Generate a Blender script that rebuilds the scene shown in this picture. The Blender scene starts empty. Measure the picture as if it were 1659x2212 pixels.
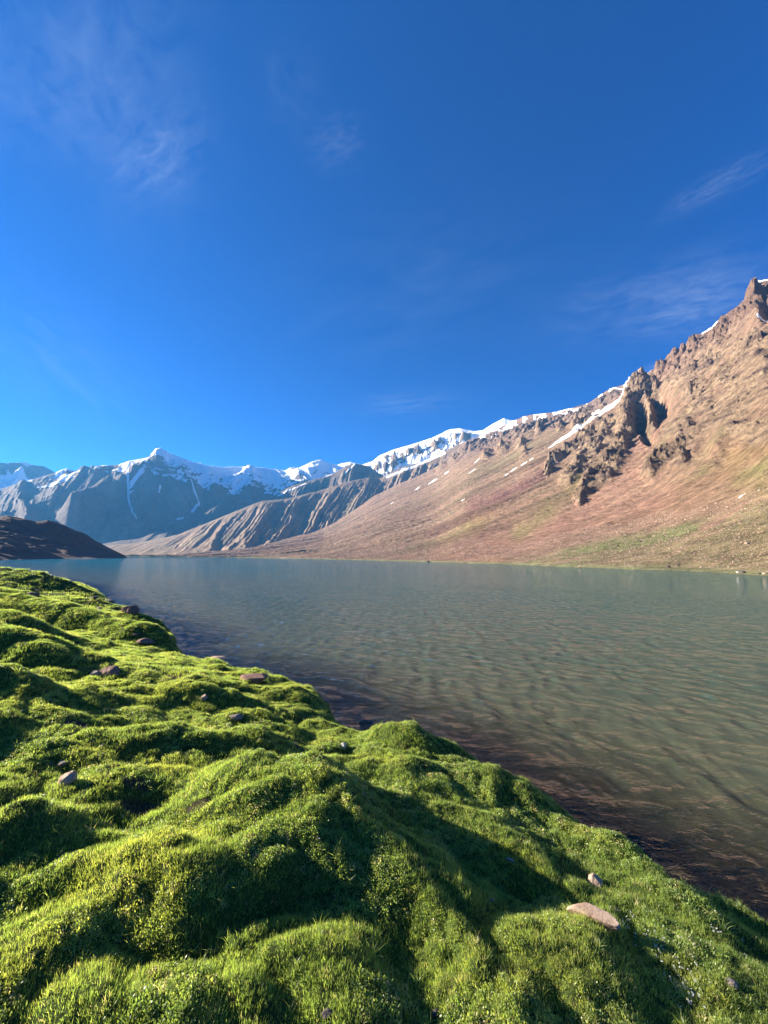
import bpy, math, random
import numpy as np
from mathutils import Vector, Matrix

# ------------------------------------------------------------------ camera, sky, sun
SC = bpy.context.scene
COL = SC.collection
CAM_H = 3.4                       # eye height above the lake, metres
PITCH = math.radians(6.75)
ROLL = 0.011
FOC = 832.0                       # focal length in pixels of a 1659 x 2212 picture
SUN_AZ = math.radians(-78.0)      # clockwise from +Y
SUN_EL = math.radians(19.0)

cam_d = bpy.data.cameras.new("camera")
cam_d.sensor_fit = 'HORIZONTAL'
cam_d.sensor_width = 36.0
cam_d.lens = 36.0 * FOC / 1659.0
cam_d.clip_start = 0.05
cam_d.clip_end = 60000
cam = bpy.data.objects.new("camera", cam_d)
COL.objects.link(cam)
cam.location = (0, 0, CAM_H)
cam.matrix_world = Matrix.Translation((0, 0, CAM_H)) @ Matrix.Rotation(math.pi / 2 + PITCH, 4, 'X') @ Matrix.Rotation(ROLL, 4, 'Z')
SC.camera = cam
SC.render.resolution_x, SC.render.resolution_y = 768, 1024
SC.view_settings.view_transform = 'Standard'
SC.view_settings.look = 'None'
SC.view_settings.exposure = 2.05
SC.view_settings.gamma = 1.0
SC.view_settings.use_curve_mapping = False
SC.cycles.max_bounces = 6
SC.cycles.diffuse_bounces = 3
SC.cycles.glossy_bounces = 3
SC.cycles.transmission_bounces = 4
SC.cycles.transparent_max_bounces = 8
SC.cycles.volume_bounces = 1
SC.cycles.caustics_reflective = False
SC.cycles.caustics_refractive = False
SC.cycles.use_denoising = True

CM = cam.matrix_world.to_3x3()
CR, CU, CB = [np.array(CM.col[i]) for i in range(3)]
CF = -CB


def ray(px, py):
    """direction of pixel (px, py) of the 1659 x 2212 picture"""
    u = (np.asarray(px, float) - 829.5) / FOC
    v = (1106.0 - np.asarray(py, float)) / FOC
    d = u[..., None] * CR + v[..., None] * CU + CF
    return d / np.linalg.norm(d, axis=-1, keepdims=True)


def proj(x, y, z):
    dx, dy, dz = x, y, z - CAM_H
    f = dx * CF[0] + dy * CF[1] + dz * CF[2]
    r = dx * CR[0] + dy * CR[1] + dz * CR[2]
    u = dx * CU[0] + dy * CU[1] + dz * CU[2]
    f = np.where(np.abs(f) < 1e-3, 1e-3, f)
    return 829.5 + FOC * r / f, 1106.0 - FOC * u / f


def plane_hit(px, py, z=0.0):
    d = ray(px, py)
    t = (z - CAM_H) / d[..., 2]
    return d[..., 0] * t, d[..., 1] * t


W = bpy.data.worlds.new("World")
SC.world = W
W.use_nodes = True
wn, wl = W.node_tree.nodes, W.node_tree.links
wn.clear()
w_out = wn.new('ShaderNodeOutputWorld')
w_bg = wn.new('ShaderNodeBackground')
w_sky = wn.new('ShaderNodeTexSky')
w_sky.sky_type = 'NISHITA'
w_sky.sun_disc = False
w_sky.sun_elevation = SUN_EL
w_sky.sun_rotation = SUN_AZ
w_sky.altitude = 3500
w_sky.air_density = 1.25
w_sky.dust_density = 0.4
w_sky.ozone_density = 3.0
w_bg.inputs['Strength'].default_value = 0.050
# thin cirrus: a few veils high in the sky, in sky directions
w_tc = wn.new('ShaderNodeTexCoord')


def wmath(op, a, b=None):
    n = wn.new('ShaderNodeMath'); n.operation = op
    for i, s in enumerate((a, b)):
        if s is None:
            continue
        if isinstance(s, (int, float)):
            n.inputs[i].default_value = s
        else:
            wl.new(s, n.inputs[i])
    return n.outputs[0]


def wisp(px, py, px2, py2, width, amount):
    """a streak of cirrus between two directions"""
    a, b = ray(px, py), ray(px2, py2)
    mid = (a + b) / 2; mid /= np.linalg.norm(mid)
    half = np.linalg.norm(b - a) / 2
    ax = (b - a) / (2 * half)
    nrm = np.cross(mid, ax)

    def dot(v):
        n = wn.new('ShaderNodeVectorMath'); n.operation = 'DOT_PRODUCT'
        wl.new(w_tc.outputs['Generated'], n.inputs[0]); n.inputs[1].default_value = tuple(v)
        return n.outputs['Value']
    along = wmath('DIVIDE', dot(ax), half)
    across = wmath('DIVIDE', dot(nrm), width)
    d2 = wmath('ADD', wmath('MULTIPLY', along, along), wmath('MULTIPLY', across, across))
    fall = wmath('POWER', 2.718, wmath('MULTIPLY', d2, -1.2))
    front = wmath('GREATER_THAN', dot(mid), 0.3)
    comb = wn.new('ShaderNodeCombineXYZ')
    wl.new(wmath('MULTIPLY', along, 1.3), comb.inputs[0])
    wl.new(wmath('MULTIPLY', across, 2.2), comb.inputs[1])
    comb.inputs[2].default_value = px * 0.013
    nz = wn.new('ShaderNodeTexNoise')
    nz.inputs['Scale'].default_value = 1.6
    nz.inputs['Detail'].default_value = 9
    nz.inputs['Roughness'].default_value = 0.62
    nz.inputs['Distortion'].default_value = 0.5
    wl.new(comb.outputs[0], nz.inputs['Vector'])
    ram = wn.new('ShaderNodeMapRange')
    ram.inputs[1].default_value = 0.36; ram.inputs[2].default_value = 0.78
    wl.new(nz.outputs[0], ram.inputs[0])
    return wmath('MULTIPLY', wmath('MULTIPLY', wmath('MULTIPLY', fall, front), ram.outputs[0]), amount)


acc = None
for a in [(20, 40, 160, 330, .13, .10), (-40, 0, 420, 150, .22, .12), (560, 140, 690, 240, .06, .05),
          (670, 330, 780, 290, .035, .12), (1180, 700, 1640, 600, .07, .14), (1380, 680, 1659, 620, .06, .26),
          (1440, 460, 1659, 340, .02, .18), (260, 400, 420, 280, .05, .22), (600, 700, 1200, 560, .14, .05),
          (760, 880, 1000, 860, .03, .14), (-60, 640, 300, 900, .09, .10), (1390, 800, 1440, 790, .01, .35)]:
    w = wisp(*a)
    acc = w if acc is None else wmath('ADD', acc, w)
w_mix = wn.new('ShaderNodeMixRGB')
wl.new(wmath('MINIMUM', acc, 0.5), w_mix.inputs[0])
w_hsv = wn.new('ShaderNodeHueSaturation')
w_hsv.inputs['Saturation'].default_value = 1.22
w_tint = wn.new('ShaderNodeMixRGB'); w_tint.blend_type = 'MULTIPLY'; w_tint.inputs[0].default_value = 1
wl.new(w_sky.outputs[0], w_tint.inputs[1]); w_tint.inputs[2].default_value = (.02, .32, .86, 1)
wl.new(w_tint.outputs[0], w_hsv.inputs['Color'])
wl.new(w_hsv.outputs[0], w_mix.inputs[1])
w_mix.inputs[2].default_value = (3.6, 4.2, 5.2, 1)
wl.new(w_mix.outputs[0], w_bg.inputs['Color'])
wl.new(w_bg.outputs[0], w_out.inputs[0])

sun_d = bpy.data.lights.new("sun", 'SUN')
sun_d.energy = 5.0
sun_d.angle = math.radians(0.5)
sun_d.color = (1.0, 0.90, 0.76)
sun = bpy.data.objects.new("sun", sun_d)
COL.objects.link(sun)
SDIR = Vector((math.sin(SUN_AZ) * math.cos(SUN_EL), math.cos(SUN_AZ) * math.cos(SUN_EL), math.sin(SUN_EL)))
sun.rotation_euler = SDIR.to_track_quat('Z', 'Y').to_euler()
sun.location = (-60, 20, 60)

# ------------------------------------------------------------------ helpers
RNG = np.random.default_rng(7)
_P = np.random.default_rng(11).permutation(512).astype(np.int32)
_P = np.concatenate([_P, _P, _P])
_G = np.random.default_rng(5).normal(size=(512, 3)).astype(np.float32)
_G /= np.linalg.norm(_G, axis=1, keepdims=True)


def pn(x, y, z=0.0):
    """gradient noise, about -1..1"""
    x = np.asarray(x, np.float64); y = np.asarray(y, np.float64)
    z = np.broadcast_to(np.asarray(z, np.float64), x.shape)
    xi, yi, zi = np.floor(x), np.floor(y), np.floor(z)
    fx, fy, fz = (x - xi).astype(np.float32), (y - yi).astype(np.float32), (z - zi).astype(np.float32)
    xi = (xi.astype(np.int64) & 511).astype(np.int32); yi = (yi.astype(np.int64) & 511).astype(np.int32); zi = (zi.astype(np.int64) & 511).astype(np.int32)
    u, v, w = [f * f * f * (f * (f * 6 - 15) + 10) for f in (fx, fy, fz)]
    res = np.zeros(x.shape, np.float32)
    for a in (0, 1):
        wa = u if a else 1 - u
        pa = _P[(xi + a) & 511]
        for b in (0, 1):
            wb = v if b else 1 - v
            pb = _P[pa + ((yi + b) & 511)] if False else _P[(pa + ((yi + b) & 511)) & 511]
            for c in (0, 1):
                wc = w if c else 1 - w
                g = _G[_P[(pb + ((zi + c) & 511)) & 511]]
                res += wa * wb * wc * (g[..., 0] * (fx - a) + g[..., 1] * (fy - b) + g[..., 2] * (fz - c))
    return res * 1.5


def fbm(x, y, z=0.0, o=5, lac=2.03, gain=0.5):
    r, a, f, n = 0.0, 1.0, 1.0, 0.0
    for i in range(o):
        r = r + a * pn(x * f + 17.3 * i, y * f - 9.1 * i, z * f if not np.isscalar(z) else z + 3.7 * i)
        n += a; a *= gain; f *= lac
    return r / n


def ridged(x, y, z=0.0, o=5, lac=2.1, gain=0.52):
    r, a, f, n, prev = 0.0, 1.0, 1.0, 0.0, 1.0
    for i in range(o):
        s = 1.0 - np.abs(pn(x * f + 31.1 * i, y * f + 5.3 * i, z * f if not np.isscalar(z) else z + 2.9 * i)) * 1.6
        s = np.clip(s, 0, 1) ** 2
        r = r + a * s * prev; prev = np.clip(s * 1.3, 0, 1)
        n += a; a *= gain; f *= lac
    return r / n


def worley(x, y, seed=0):
    """distance to the nearest scattered point and to the second nearest"""
    xi, yi = np.floor(x), np.floor(y)
    f1 = np.full(x.shape, 9.0, np.float32); f2 = f1.copy()
    for a in (-1, 0, 1):
        for b in (-1, 0, 1):
            cx, cy = xi + a, yi + b
            h = _P[(_P[(cx.astype(np.int64) + seed) & 511] + (cy.astype(np.int64) & 511)) & 511]
            px = cx + .5 + .48 * _G[h, 0]; py = cy + .5 + .48 * _G[h, 1]
            d = np.hypot(x - px, y - py).astype(np.float32)
            f2 = np.minimum(f2, np.maximum(f1, d)); f1 = np.minimum(f1, d)
    return f1, f2


def sst(a, b, x):
    t = np.clip((x - a) / (b - a), 0, 1)
    return t * t * (3 - 2 * t)


def stroke(px, py, pts, w0, w1=None, soft=1.0):
    """0..1 mask round a polyline given in picture coordinates"""
    pts = np.array(pts, float)
    best = np.full(px.shape, 1e9)
    n = len(pts) - 1
    w1 = w0 if w1 is None else w1
    for i in range(n):
        a, b = pts[i], pts[i + 1]
        d = b - a
        t = np.clip(((px - a[0]) * d[0] + (py - a[1]) * d[1]) / (d @ d + 1e-9), 0, 1)
        dist = np.hypot(px - a[0] - t * d[0], py - a[1] - t * d[1])
        w = w0 + (w1 - w0) * (i + t) / n
        best = np.minimum(best, dist / w)
    return 1 - sst(1 - 0.5 * soft, 1 + 0.5 * soft, best)


def blob(px, py, cx, cy, rx, ry, ang=0.0):
    c, s = math.cos(math.radians(ang)), math.sin(math.radians(ang))
    dx, dy = px - cx, py - cy
    a, b = (dx * c + dy * s) / rx, (-dx * s + dy * c) / ry
    return np.exp(-(a * a + b * b))


def make_mesh(name, V, F, smooth=True, attrs=None, colors=None):
    me = bpy.data.meshes.new(name)
    V = np.ascontiguousarray(V, np.float32); F = np.ascontiguousarray(F, np.int32)
    k = F.shape[1]
    me.vertices.add(len(V)); me.vertices.foreach_set('co', V.ravel())
    me.loops.add(F.size); me.loops.foreach_set('vertex_index', F.ravel())
    me.polygons.add(len(F)); me.polygons.foreach_set('loop_start', np.arange(0, F.size, k, dtype=np.int32))
    try:
        me.polygons.foreach_set('loop_total', np.full(len(F), k, np.int32))
    except Exception:
        pass
    me.update(calc_edges=True)
    me.polygons.foreach_set('use_smooth', np.full(len(F), smooth))
    for an, av in (attrs or {}).items():
        a = me.attributes.new(an, 'FLOAT', 'POINT')
        a.data.foreach_set('value', np.ascontiguousarray(av, np.float32).ravel())
    for an, av in (colors or {}).items():
        a = me.attributes.new(an, 'FLOAT_COLOR', 'POINT')
        a.data.foreach_set('color', np.ascontiguousarray(av, np.float32).ravel())
    me.validate(verbose=False)
    return me


def obj(name, me, mat=None, kind=None, label=None, cat=None, group=None, parent=None):
    o = bpy.data.objects.new(name, me)
    COL.objects.link(o)
    if mat is not None and me is not None:
        me.materials.append(mat)
    if kind: o['kind'] = kind
    if label: o['label'] = label
    if cat: o['category'] = cat
    if group: o['group'] = group
    if parent: o.parent = parent
    return o


def grid_faces(nu, nv, flip=False):
    i = np.arange(nu - 1)[:, None] * nv + np.arange(nv - 1)[None, :]
    i = i.ravel()
    q = np.stack([i, i + nv, i + nv + 1, i + 1], 1)
    return q[:, ::-1] if flip else q


class NT:
    """small node builder for materials"""
    def __init__(s, name):
        s.m = bpy.data.materials.new(name); s.m.use_nodes = True
        s.n, s.l = s.m.node_tree.nodes, s.m.node_tree.links
        s.n.clear(); s.out = s.n.new('ShaderNodeOutputMaterial')

    def new(s, t, **kw):
        n = s.n.new(t)
        for k, v in kw.items(): setattr(n, k, v)
        return n

    def put(s, sock, v):
        if v is None: return
        if isinstance(v, bpy.types.NodeSocket): s.l.new(v, sock)
        elif isinstance(v, (tuple, list)):
            sock.default_value = tuple(v) + (1,) if (len(v) == 3 and sock.type == 'RGBA') else tuple(v)
        else: sock.default_value = v

    def math(s, op, a, b=None, c=None):
        n = s.new('ShaderNodeMath', operation=op)
        for i, v in enumerate((a, b, c)): s.put(n.inputs[i], v)
        return n.outputs[0]

    def mix(s, f, a, b, mode='MIX'):
        n = s.new('ShaderNodeMixRGB', blend_type=mode)
        s.put(n.inputs[0], f); s.put(n.inputs[1], a); s.put(n.inputs[2], b)
        return n.outputs[0]

    def rng(s, v, a, b, c=0.0, d=1.0):
        n = s.new('ShaderNodeMapRange')
        s.put(n.inputs[0], v)
        for i, q in enumerate((a, b, c, d)): n.inputs[i + 1].default_value = q
        return n.outputs[0]

    def noise(s, vec, scale, detail=6, rough=0.6, dist=0.0):
        n = s.new('ShaderNodeTexNoise')
        s.put(n.inputs['Vector'], vec)
        n.inputs['Scale'].default_value = scale; n.inputs['Detail'].default_value = detail
        n.inputs['Roughness'].default_value = rough; n.inputs['Distortion'].default_value = dist
        return n.outputs[0]

    def mapping(s, vec, scale=(1, 1, 1), rot=(0, 0, 0), loc=(0, 0, 0)):
        n = s.new('ShaderNodeMapping')
        s.put(n.inputs[0], vec)
        n.inputs['Scale'].default_value = scale; n.inputs['Rotation'].default_value = rot; n.inputs['Location'].default_value = loc
        return n.outputs[0]

    def attr(s, name, typ='GEOMETRY'):
        n = s.new('ShaderNodeAttribute', attribute_name=name); n.attribute_type = typ
        return n

    def bump(s, h, strength, dist, normal=None):
        n = s.new('ShaderNodeBump')
        n.inputs['Strength'].default_value = strength; n.inputs['Distance'].default_value = dist
        s.put(n.inputs['Height'], h); s.put(n.inputs['Normal'], normal)
        return n.outputs[0]

    def principled(s, color, rough=0.9, normal=None, spec=0.2):
        p = s.new('ShaderNodeBsdfPrincipled')
        s.put(p.inputs['Base Color'], color); s.put(p.inputs['Roughness'], rough)
        s.put(p.inputs['Normal'], normal); p.inputs['Specular IOR Level'].default_value = spec
        return p.outputs[0]

    def surf(s, sh): s.l.new(sh, s.out.inputs[0]); return s.m


# ------------------------------------------------------------------ mountains
def rock_material(name, g1, b1, g2, b2, grain=0.35, spec=0.1, snow_rough=0.45):
    """surface colour from the 'tone' colour attribute broken up by noise; snow where 'snow' says"""
    t = NT(name)
    pos = t.new('ShaderNodeTexCoord').outputs['Object']
    tone = t.attr('tone').outputs['Color']
    snow = t.attr('snow').outputs['Fac']
    crag = t.attr('crag').outputs['Fac']
    n1 = t.noise(pos, g1, 10, 0.72)
    n2 = t.noise(pos, g2, 7, 0.75)
    n3 = t.noise(pos, g1 * 0.16, 6, 0.6)
    v = t.rng(t.math('ADD', t.math('MULTIPLY', n1, 0.5), t.math('MULTIPLY', n2, 0.5)), 0.40, 0.60, 1 - grain, 1 + grain)
    vv = t.math('MULTIPLY', v, t.rng(n3, 0.3, 0.7, 0.86, 1.14))
    col = t.mix(1.0, tone, t.new('ShaderNodeCombineXYZ').outputs[0], 'MULTIPLY')
    comb = col.node.inputs[2].links[0].from_node
    for i in range(3): t.l.new(vv, comb.inputs[i])
    sn = t.rng(t.math('ADD', snow, t.math('MULTIPLY', t.math('SUBTRACT', n1, 0.5), 0.9)), 0.42, 0.56)
    col = t.mix(sn, col, (.94, .92, .88))
    h = t.math('ADD', n1, t.math('MULTIPLY', n2, 0.35))
    amt = t.math('MULTIPLY', t.math('ADD', 0.35, crag), t.math('SUBTRACT', 1.0, t.math('MULTIPLY', sn, 0.85)))
    hh = t.math('MULTIPLY', h, amt)
    nb = t.bump(hh, 1.0, b1)
    return t.surf(t.principled(col, t.rng(sn, 0, 1, 0.95, 0.6), nb, spec))


def interp(pts, x):
    p = np.array(pts, float)
    return np.interp(x, p[:, 0], p[:, 1])


def sheet(name, crest, xs, d_foot, d_crest, foot_y=None, foot_z=-2.0, rows=300, prof=1.3, back=0.5, shape=None,
          wob=0.0, wobf=0.02, mat=None, label=None, near_pow=1.0):
    """A mountain face: foot and crest lines at real distances from the lake shore, a concave
    profile between them and a slope down behind the crest."""
    nx = len(xs)
    cy = interp(crest, xs)
    if wob:
        cy = cy - wob * (fbm(xs * wobf, xs * 0 + 3.3, 0.5, 6, gain=0.62)) 
    ker = np.exp(-np.linspace(-2.5, 2.5, 131) ** 2); ker /= ker.sum()
    cys = np.convolve(np.pad(cy, 65, 'reflect', reflect_type='odd'), ker, 'valid')
    dc = interp(d_crest, xs)
    df = interp(d_foot, xs)
    dir_c = ray(xs, cy)                                # unit ray to crest
    hz = np.hypot(dir_c[:, 0], dir_c[:, 1])
    ux, uy = dir_c[:, 0] / hz, dir_c[:, 1] / hz
    zreal = CAM_H + dir_c[:, 2] / hz * dc
    dir_s = ray(xs, cys)
    zc = CAM_H + dir_s[:, 2] / np.hypot(dir_s[:, 0], dir_s[:, 1]) * dc      # body follows a smoothed crest
    T = np.linspace(0, 1, rows)
    tt = np.linspace(0, 1, 400)
    D = np.zeros((nx, rows)); Z = np.zeros((nx, rows)); TT = np.zeros((nx, rows))
    for i in range(nx):
        d = df[i] + (dc[i] - df[i]) * tt
        z = foot_z + (zc[i] - foot_z) * tt ** prof
        e = (z - CAM_H) / d
        e = np.maximum.accumulate(e + tt * 1e-6)
        e0 = max(e[0], -0.03)
        t = np.interp(e0 + (e[-1] - e0) * T, e, tt)
        t[0] = 0
        t = 0.75 * t + 0.25 * T                       # keep some rows for the upper face
        D[i] = df[i] + (dc[i] - df[i]) * t; Z[i] = foot_z + (zc[i] - foot_z) * t ** prof; TT[i] = t
    nb = 24
    Z += (zreal - zc)[:, None] * sst(.80, 1.0, TT) ** 1.5; zc = zreal
    tb = np.linspace(0, 1, nb + 1)[1:]
    Db = dc[:, None] * (1 + back * tb[None, :]); Zb = zc[:, None] * (1 - 1.1 * tb[None, :] ** 0.9) - 5 * tb[None, :]
    D = np.concatenate([D, Db], 1); Z = np.concatenate([Z, Zb], 1); TT = np.concatenate([TT, 1 + np.broadcast_to(tb, Db.shape)], 1)
    X, Y = ux[:, None] * D, uy[:, None] * D
    PX, PY = proj(X, Y, Z)
    A = {'X': X, 'Y': Y, 'Z': Z, 'T': TT, 'PX': PX, 'PY': PY, 'D': D, 'zc': zc[:, None] + 0 * Z}
    tone, snow, crag = shape(A)
    V = np.stack([A['X'], A['Y'], A['Z']], -1).reshape(-1, 3)
    tc = np.concatenate([tone.reshape(-1, 3), np.ones((V.shape[0], 1))], 1)
    me = make_mesh(name, V, grid_faces(nx, rows + nb), True, {'snow': snow, 'crag': crag}, {'tone': tc})
    return obj(name, me, mat, 'structure', label)


def lerp3(a, b, m):
    m = np.clip(m, 0, 1)[..., None]
    return a * (1 - m) + np.array(b) * m


# --- the great red scree slope on the right of the lake
A_CREST = [(150, 1208), (300, 1206), (384, 1201), (533, 1184), (599, 1168), (682, 1148), (730, 1125), (774, 1095), (814, 1068), (860, 1046),
           (900, 1030), (940, 1010), (975, 982), (1006, 953), (1030, 944), (1056, 935), (1085, 921), (1110, 908), (1131, 899), (1158, 894.5), (1205, 888.6),
           (1241, 880), (1274, 869), (1295, 854), (1318, 839), (1342, 832), (1365, 825), (1402, 804), (1412, 797), (1416, 790), (1432, 780), (1449, 759),
           (1453, 751), (1460, 750), (1467, 755), (1470, 742), (1477, 740), (1480, 745), (1486, 733), (1494, 731), (1504, 721), (1512, 722), (1538, 706), (1553, 690),
           (1558, 680), (1566, 680), (1595, 659), (1607, 647), (1611, 628), (1616.5, 620), (1622, 606), (1629, 604.6), (1644, 606), (1659, 604), (1720, 570), (1800, 566), (1950, 520), (2300, 540)]
A_FOOT = [(150, 1150), (300, 1050), (384, 830), (500, 760), (600, 640), (720, 470), (830, 362), (1000, 255), (1200, 178), (1371, 142), (1659, 104), (2000, 92), (2300, 88)]
A_DIST = [(150, 1300), (300, 1350), (384, 1450), (533, 1800), (682, 2300), (814, 2700), (940, 2850), (1110, 2750), (1241, 2350), (1342, 2150), (1453, 1800), (1560, 1650), (1659, 1500), (2300, 1300)]


def shape_A(A):
    X, Y, Z, T, PX, PY = A['X'], A['Y'], A['Z'], A['T'], A['PX'], A['PY']
    # down-slope coordinates: c runs along the foot of the range, s down the slope
    ang = math.radians(24)
    s = X * math.cos(ang) + Y * math.sin(ang)
    c = -X * math.sin(ang) + Y * math.cos(ang)
    wv = 18 * fbm(X * .004, Y * .004, 1.0, 3)
    lo = 1 - sst(0.9, 1.0, T)
    up = sst(0.02, 0.2, T)
    # crag masks from the picture
    m = np.zeros_like(PX)

    def mx(v, w=1.0):
        np.maximum(m, v * w, out=m)
    R1 = [(1376, 838), (1362, 880), (1350, 930), (1339, 982), (1309, 1021), (1274, 1050), (1250, 1076)]
    mx(stroke(PX, PY, R1, 26, 9, 1.6))
    mx(stroke(PX, PY, [(1300, 935), (1262, 990), (1225, 1035)], 34, 16, 1.8), .75)
    R1b = [(1330, 915), (1274, 947), (1235, 970), (1188, 1000), (1180, 1016)]
    mx(stroke(PX, PY, R1b, 11, 5, 1.4), .9)
    mx(stroke(PX, PY, [(1400, 830), (1412, 862), (1418, 905), (1392, 948)], 24, 10, 1.6))
    mx(stroke(PX, PY, [(1414, 800), (1470, 760), (1500, 735), (1560, 695), (1605, 665), (1629, 620), (1680, 640)], 24, 44, 1.4))
    mx(stroke(PX, PY, [(1400, 1018), (1432, 992), (1471, 986), (1462, 940)], 15, 13, 1.5), .95)
    mx(stroke(PX, PY, [(1462, 940), (1510, 910), (1560, 890), (1600, 853), (1640, 800)], 34, 40, 1.9), .55)
    mx(stroke(PX, PY, [(1500, 850), (1540, 900), (1640, 940), (1750, 930)], 28, 34, 1.9), .62)
    mx(stroke(PX, PY, [(1440, 830), (1500, 800), (1580, 740)], 16, 24, 1.9), .5)
    mx(stroke(PX, PY, [(1560, 820), (1640, 850), (1720, 840)], 26, 30, 1.9), .5)
    mx(stroke(PX, PY, [(1600, 775), (1640, 740), (1700, 735)], 18, 22, 1.6), .7)
    mx(stroke(PX, PY, [(1622, 940), (1650, 910), (1700, 905)], 14, 20, 1.4), .95)
    for q in [(1244, 918, 14, 9), (1263, 905, 14, 7), (1165, 930, 13, 9), (1125, 965, 14, 8), (1085, 968, 16, 9), (1050, 985, 14, 8),
              (1010, 965, 18, 10), (980, 985, 16, 10), (950, 1005, 16, 9), (1212, 925, 10, 6), (1131, 975, 7, 7)]:
        mx(blob(PX, PY, q[0], q[1], q[2], q[3], -35), .95)
    mx(stroke(PX, PY, [(880, 1020), (940, 1000), (1020, 960), (1110, 935), (1200, 915), (1260, 890), (1330, 850)], 12, 14, 1.8), .6)
    n0 = fbm(X * .012, Y * .012, Z * .012, 4)
    m2 = np.clip(m * (1.0 + 1.1 * n0), 0, 1)
    m2 *= sst(0.0, 0.05, T)
    # broad form: long ribs down the slope
    rib = fbm(c * .006 + .002 * wv, s * .0008, 4.0, 3)
    Z += (rib * 26 + fbm(c * .02 + .01 * wv, s * .002, 9.0, 3) * 7) * up * sst(0, .25, T) * (1 - sst(.85, 1, T))
    # slab-like crags raised out of the scree
    rg = ridged(c * .016 + .35 * n0, s * .009, Z * .016, 5, gain=.6)
    rf = ridged(c * .05 + .3 * n0, s * .03, Z * .03, 4, gain=.62)
    rf2 = ridged(X * .14, Y * .14, Z * .1, 3, gain=.6)
    Z += (ridged(c * .055 + .02 * wv, s * .006, 3.3, 3) - .4) * 3.2 * np.clip(A['D'] / 900, .2, 1.2) * sst(.06, .3, T) * (1 - sst(.9, 1, T))
    sc = np.clip(A['D'] / 1500, 0.35, 1.3)
    qx, qy = X + 14 * fbm(X * .02, Y * .02, 5.5, 3), Y + 14 * fbm(X * .02, Y * .02, 8.5, 3)
    qc = -qx * math.sin(ang) + qy * math.cos(ang); qs = qx * math.cos(ang) + qy * math.sin(ang)
    wa, wb = worley(qc / 42, qs / 85, 3)
    va, vb = worley(qc / 15, qs / 26, 9)
    wc = np.clip(wb - wa, 0, .6) * 36 + (.8 - wa) * 26 + np.clip(vb - va, 0, .5) * 14 + (.7 - va) * 8
    Z += m2 ** 1.2 * ((rg - .2) * 26 + wc + rf * 9 + rf2 * 5 - 22) * sc * (1 - .95 * sst(.9, 1.0, T))
    # the two tall buttresses that throw a shadow into the gullies on their right
    but = stroke(PX, PY, [(1376, 838), (1362, 885), (1352, 935)], 13, 13, 1.9) + stroke(PX, PY, [(1393, 838), (1402, 872), (1407, 905)], 9, 9, 1.9) * .8
    Z += but * 28 * (1 - sst(.86, 1, T))
    Z += stroke(PX, PY, R1, 15, 7, 2.0) * 24 * sst(1085, 950, PY) * (1 - sst(.86, 1, T)) + stroke(PX, PY, R1b, 11, 6, 2.0) * 14 * sst(1020, 940, PY)
    Z += stroke(PX, PY, [(1405, 1022), (1432, 992), (1455, 965), (1480, 925)], 10, 14, 2.0) * 11 + stroke(PX, PY, [(1300, 935), (1262, 990), (1225, 1035)], 16, 12, 2.0) * 12
    Z += stroke(PX, PY, [(1545, 960), (1575, 915), (1610, 870), (1650, 800)], 15, 20, 2.0) * 11 - stroke(PX, PY, [(1560, 985), (1600, 930), (1640, 880)], 12, 16, 2.0) * 4
    gul = stroke(PX, PY, [(1424, 862), (1428, 890), (1414, 918)], 19, 9, 1.7) + .6 * stroke(PX, PY, [(1374, 880), (1386, 925), (1398, 952)], 13, 9, 1.9)
    Z -= gul * 62
    pk = blob(PX, PY, 1628, 640, 14, 34) * 40 - blob(PX, PY, 1655, 655, 14, 34) * 45
    Z += pk * (1 - sst(.86, 1, T))
    # rubble roughness everywhere
    Z += (ridged(X * .07, Y * .07, 0.3, 3) - .4) * (1.5 + 3 * m2) * np.clip(A['D'] / 700, .15, 1) * sst(0.004, .05, T)
    # apron by the water: low swells
    ap = (1 - sst(.02, .16, T))
    Z += ap * (fbm(c * .02, s * .008, 2.0, 4) * 3.5 + .3) * sst(0.0, .02, T)
    # ---------------- colours (what the ground is made of)
    st = fbm(c * .02 + .012 * wv, s * .0022, 5.0, 5, gain=.6)
    st2 = fbm(c * .07 + .03 * wv, s * .006, 8.0, 4, gain=.6)
    pat = fbm(X * .004, Y * .004, 7.0, 5, gain=.55)
    tone = np.zeros(PX.shape + (3,)) + np.array((.285, .198, .140))
    tone = lerp3(tone, (.315, .200, .155), sst(.0, .35, st))            # pink scree
    tone = lerp3(tone, (.215, .190, .110), sst(.05, .4, -st - .3 * pat) * .8)   # olive strips
    tone = lerp3(tone, (.200, .120, .110), sst(.12, .5, st2) * .45)
    # broad tracts
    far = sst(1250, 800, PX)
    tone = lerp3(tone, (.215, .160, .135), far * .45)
    brd = .8 + .9 * fbm(PX * .03, PY * .03, .7, 4)

    def tract(v, col, k=1.0):
        nonlocal tone
        tone = lerp3(tone, col, np.clip(v * brd, 0, 1) * k * .75)
    tract(stroke(PX, PY, [(1440, 860), (1380, 1000), (1280, 1080), (1130, 1160), (1010, 1215)], 14, 48, 1.9), (.345, .205, .160), .9)   # scree fan
    tract(blob(PX, PY, 1400, 1090, 150, 40, -22), (.350, .205, .155), .9)
    tract(blob(PX, PY, 1560, 1040, 110, 42, -25), (.290, .190, .120), .8)
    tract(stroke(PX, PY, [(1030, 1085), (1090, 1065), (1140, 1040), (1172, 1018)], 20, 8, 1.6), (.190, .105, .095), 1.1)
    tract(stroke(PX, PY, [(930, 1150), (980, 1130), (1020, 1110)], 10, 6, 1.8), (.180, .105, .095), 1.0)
    tract(stroke(PX, PY, [(985, 1180), (1050, 1155), (1100, 1140)], 9, 8, 1.8), (.190, .115, .100), 1.0)
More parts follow.
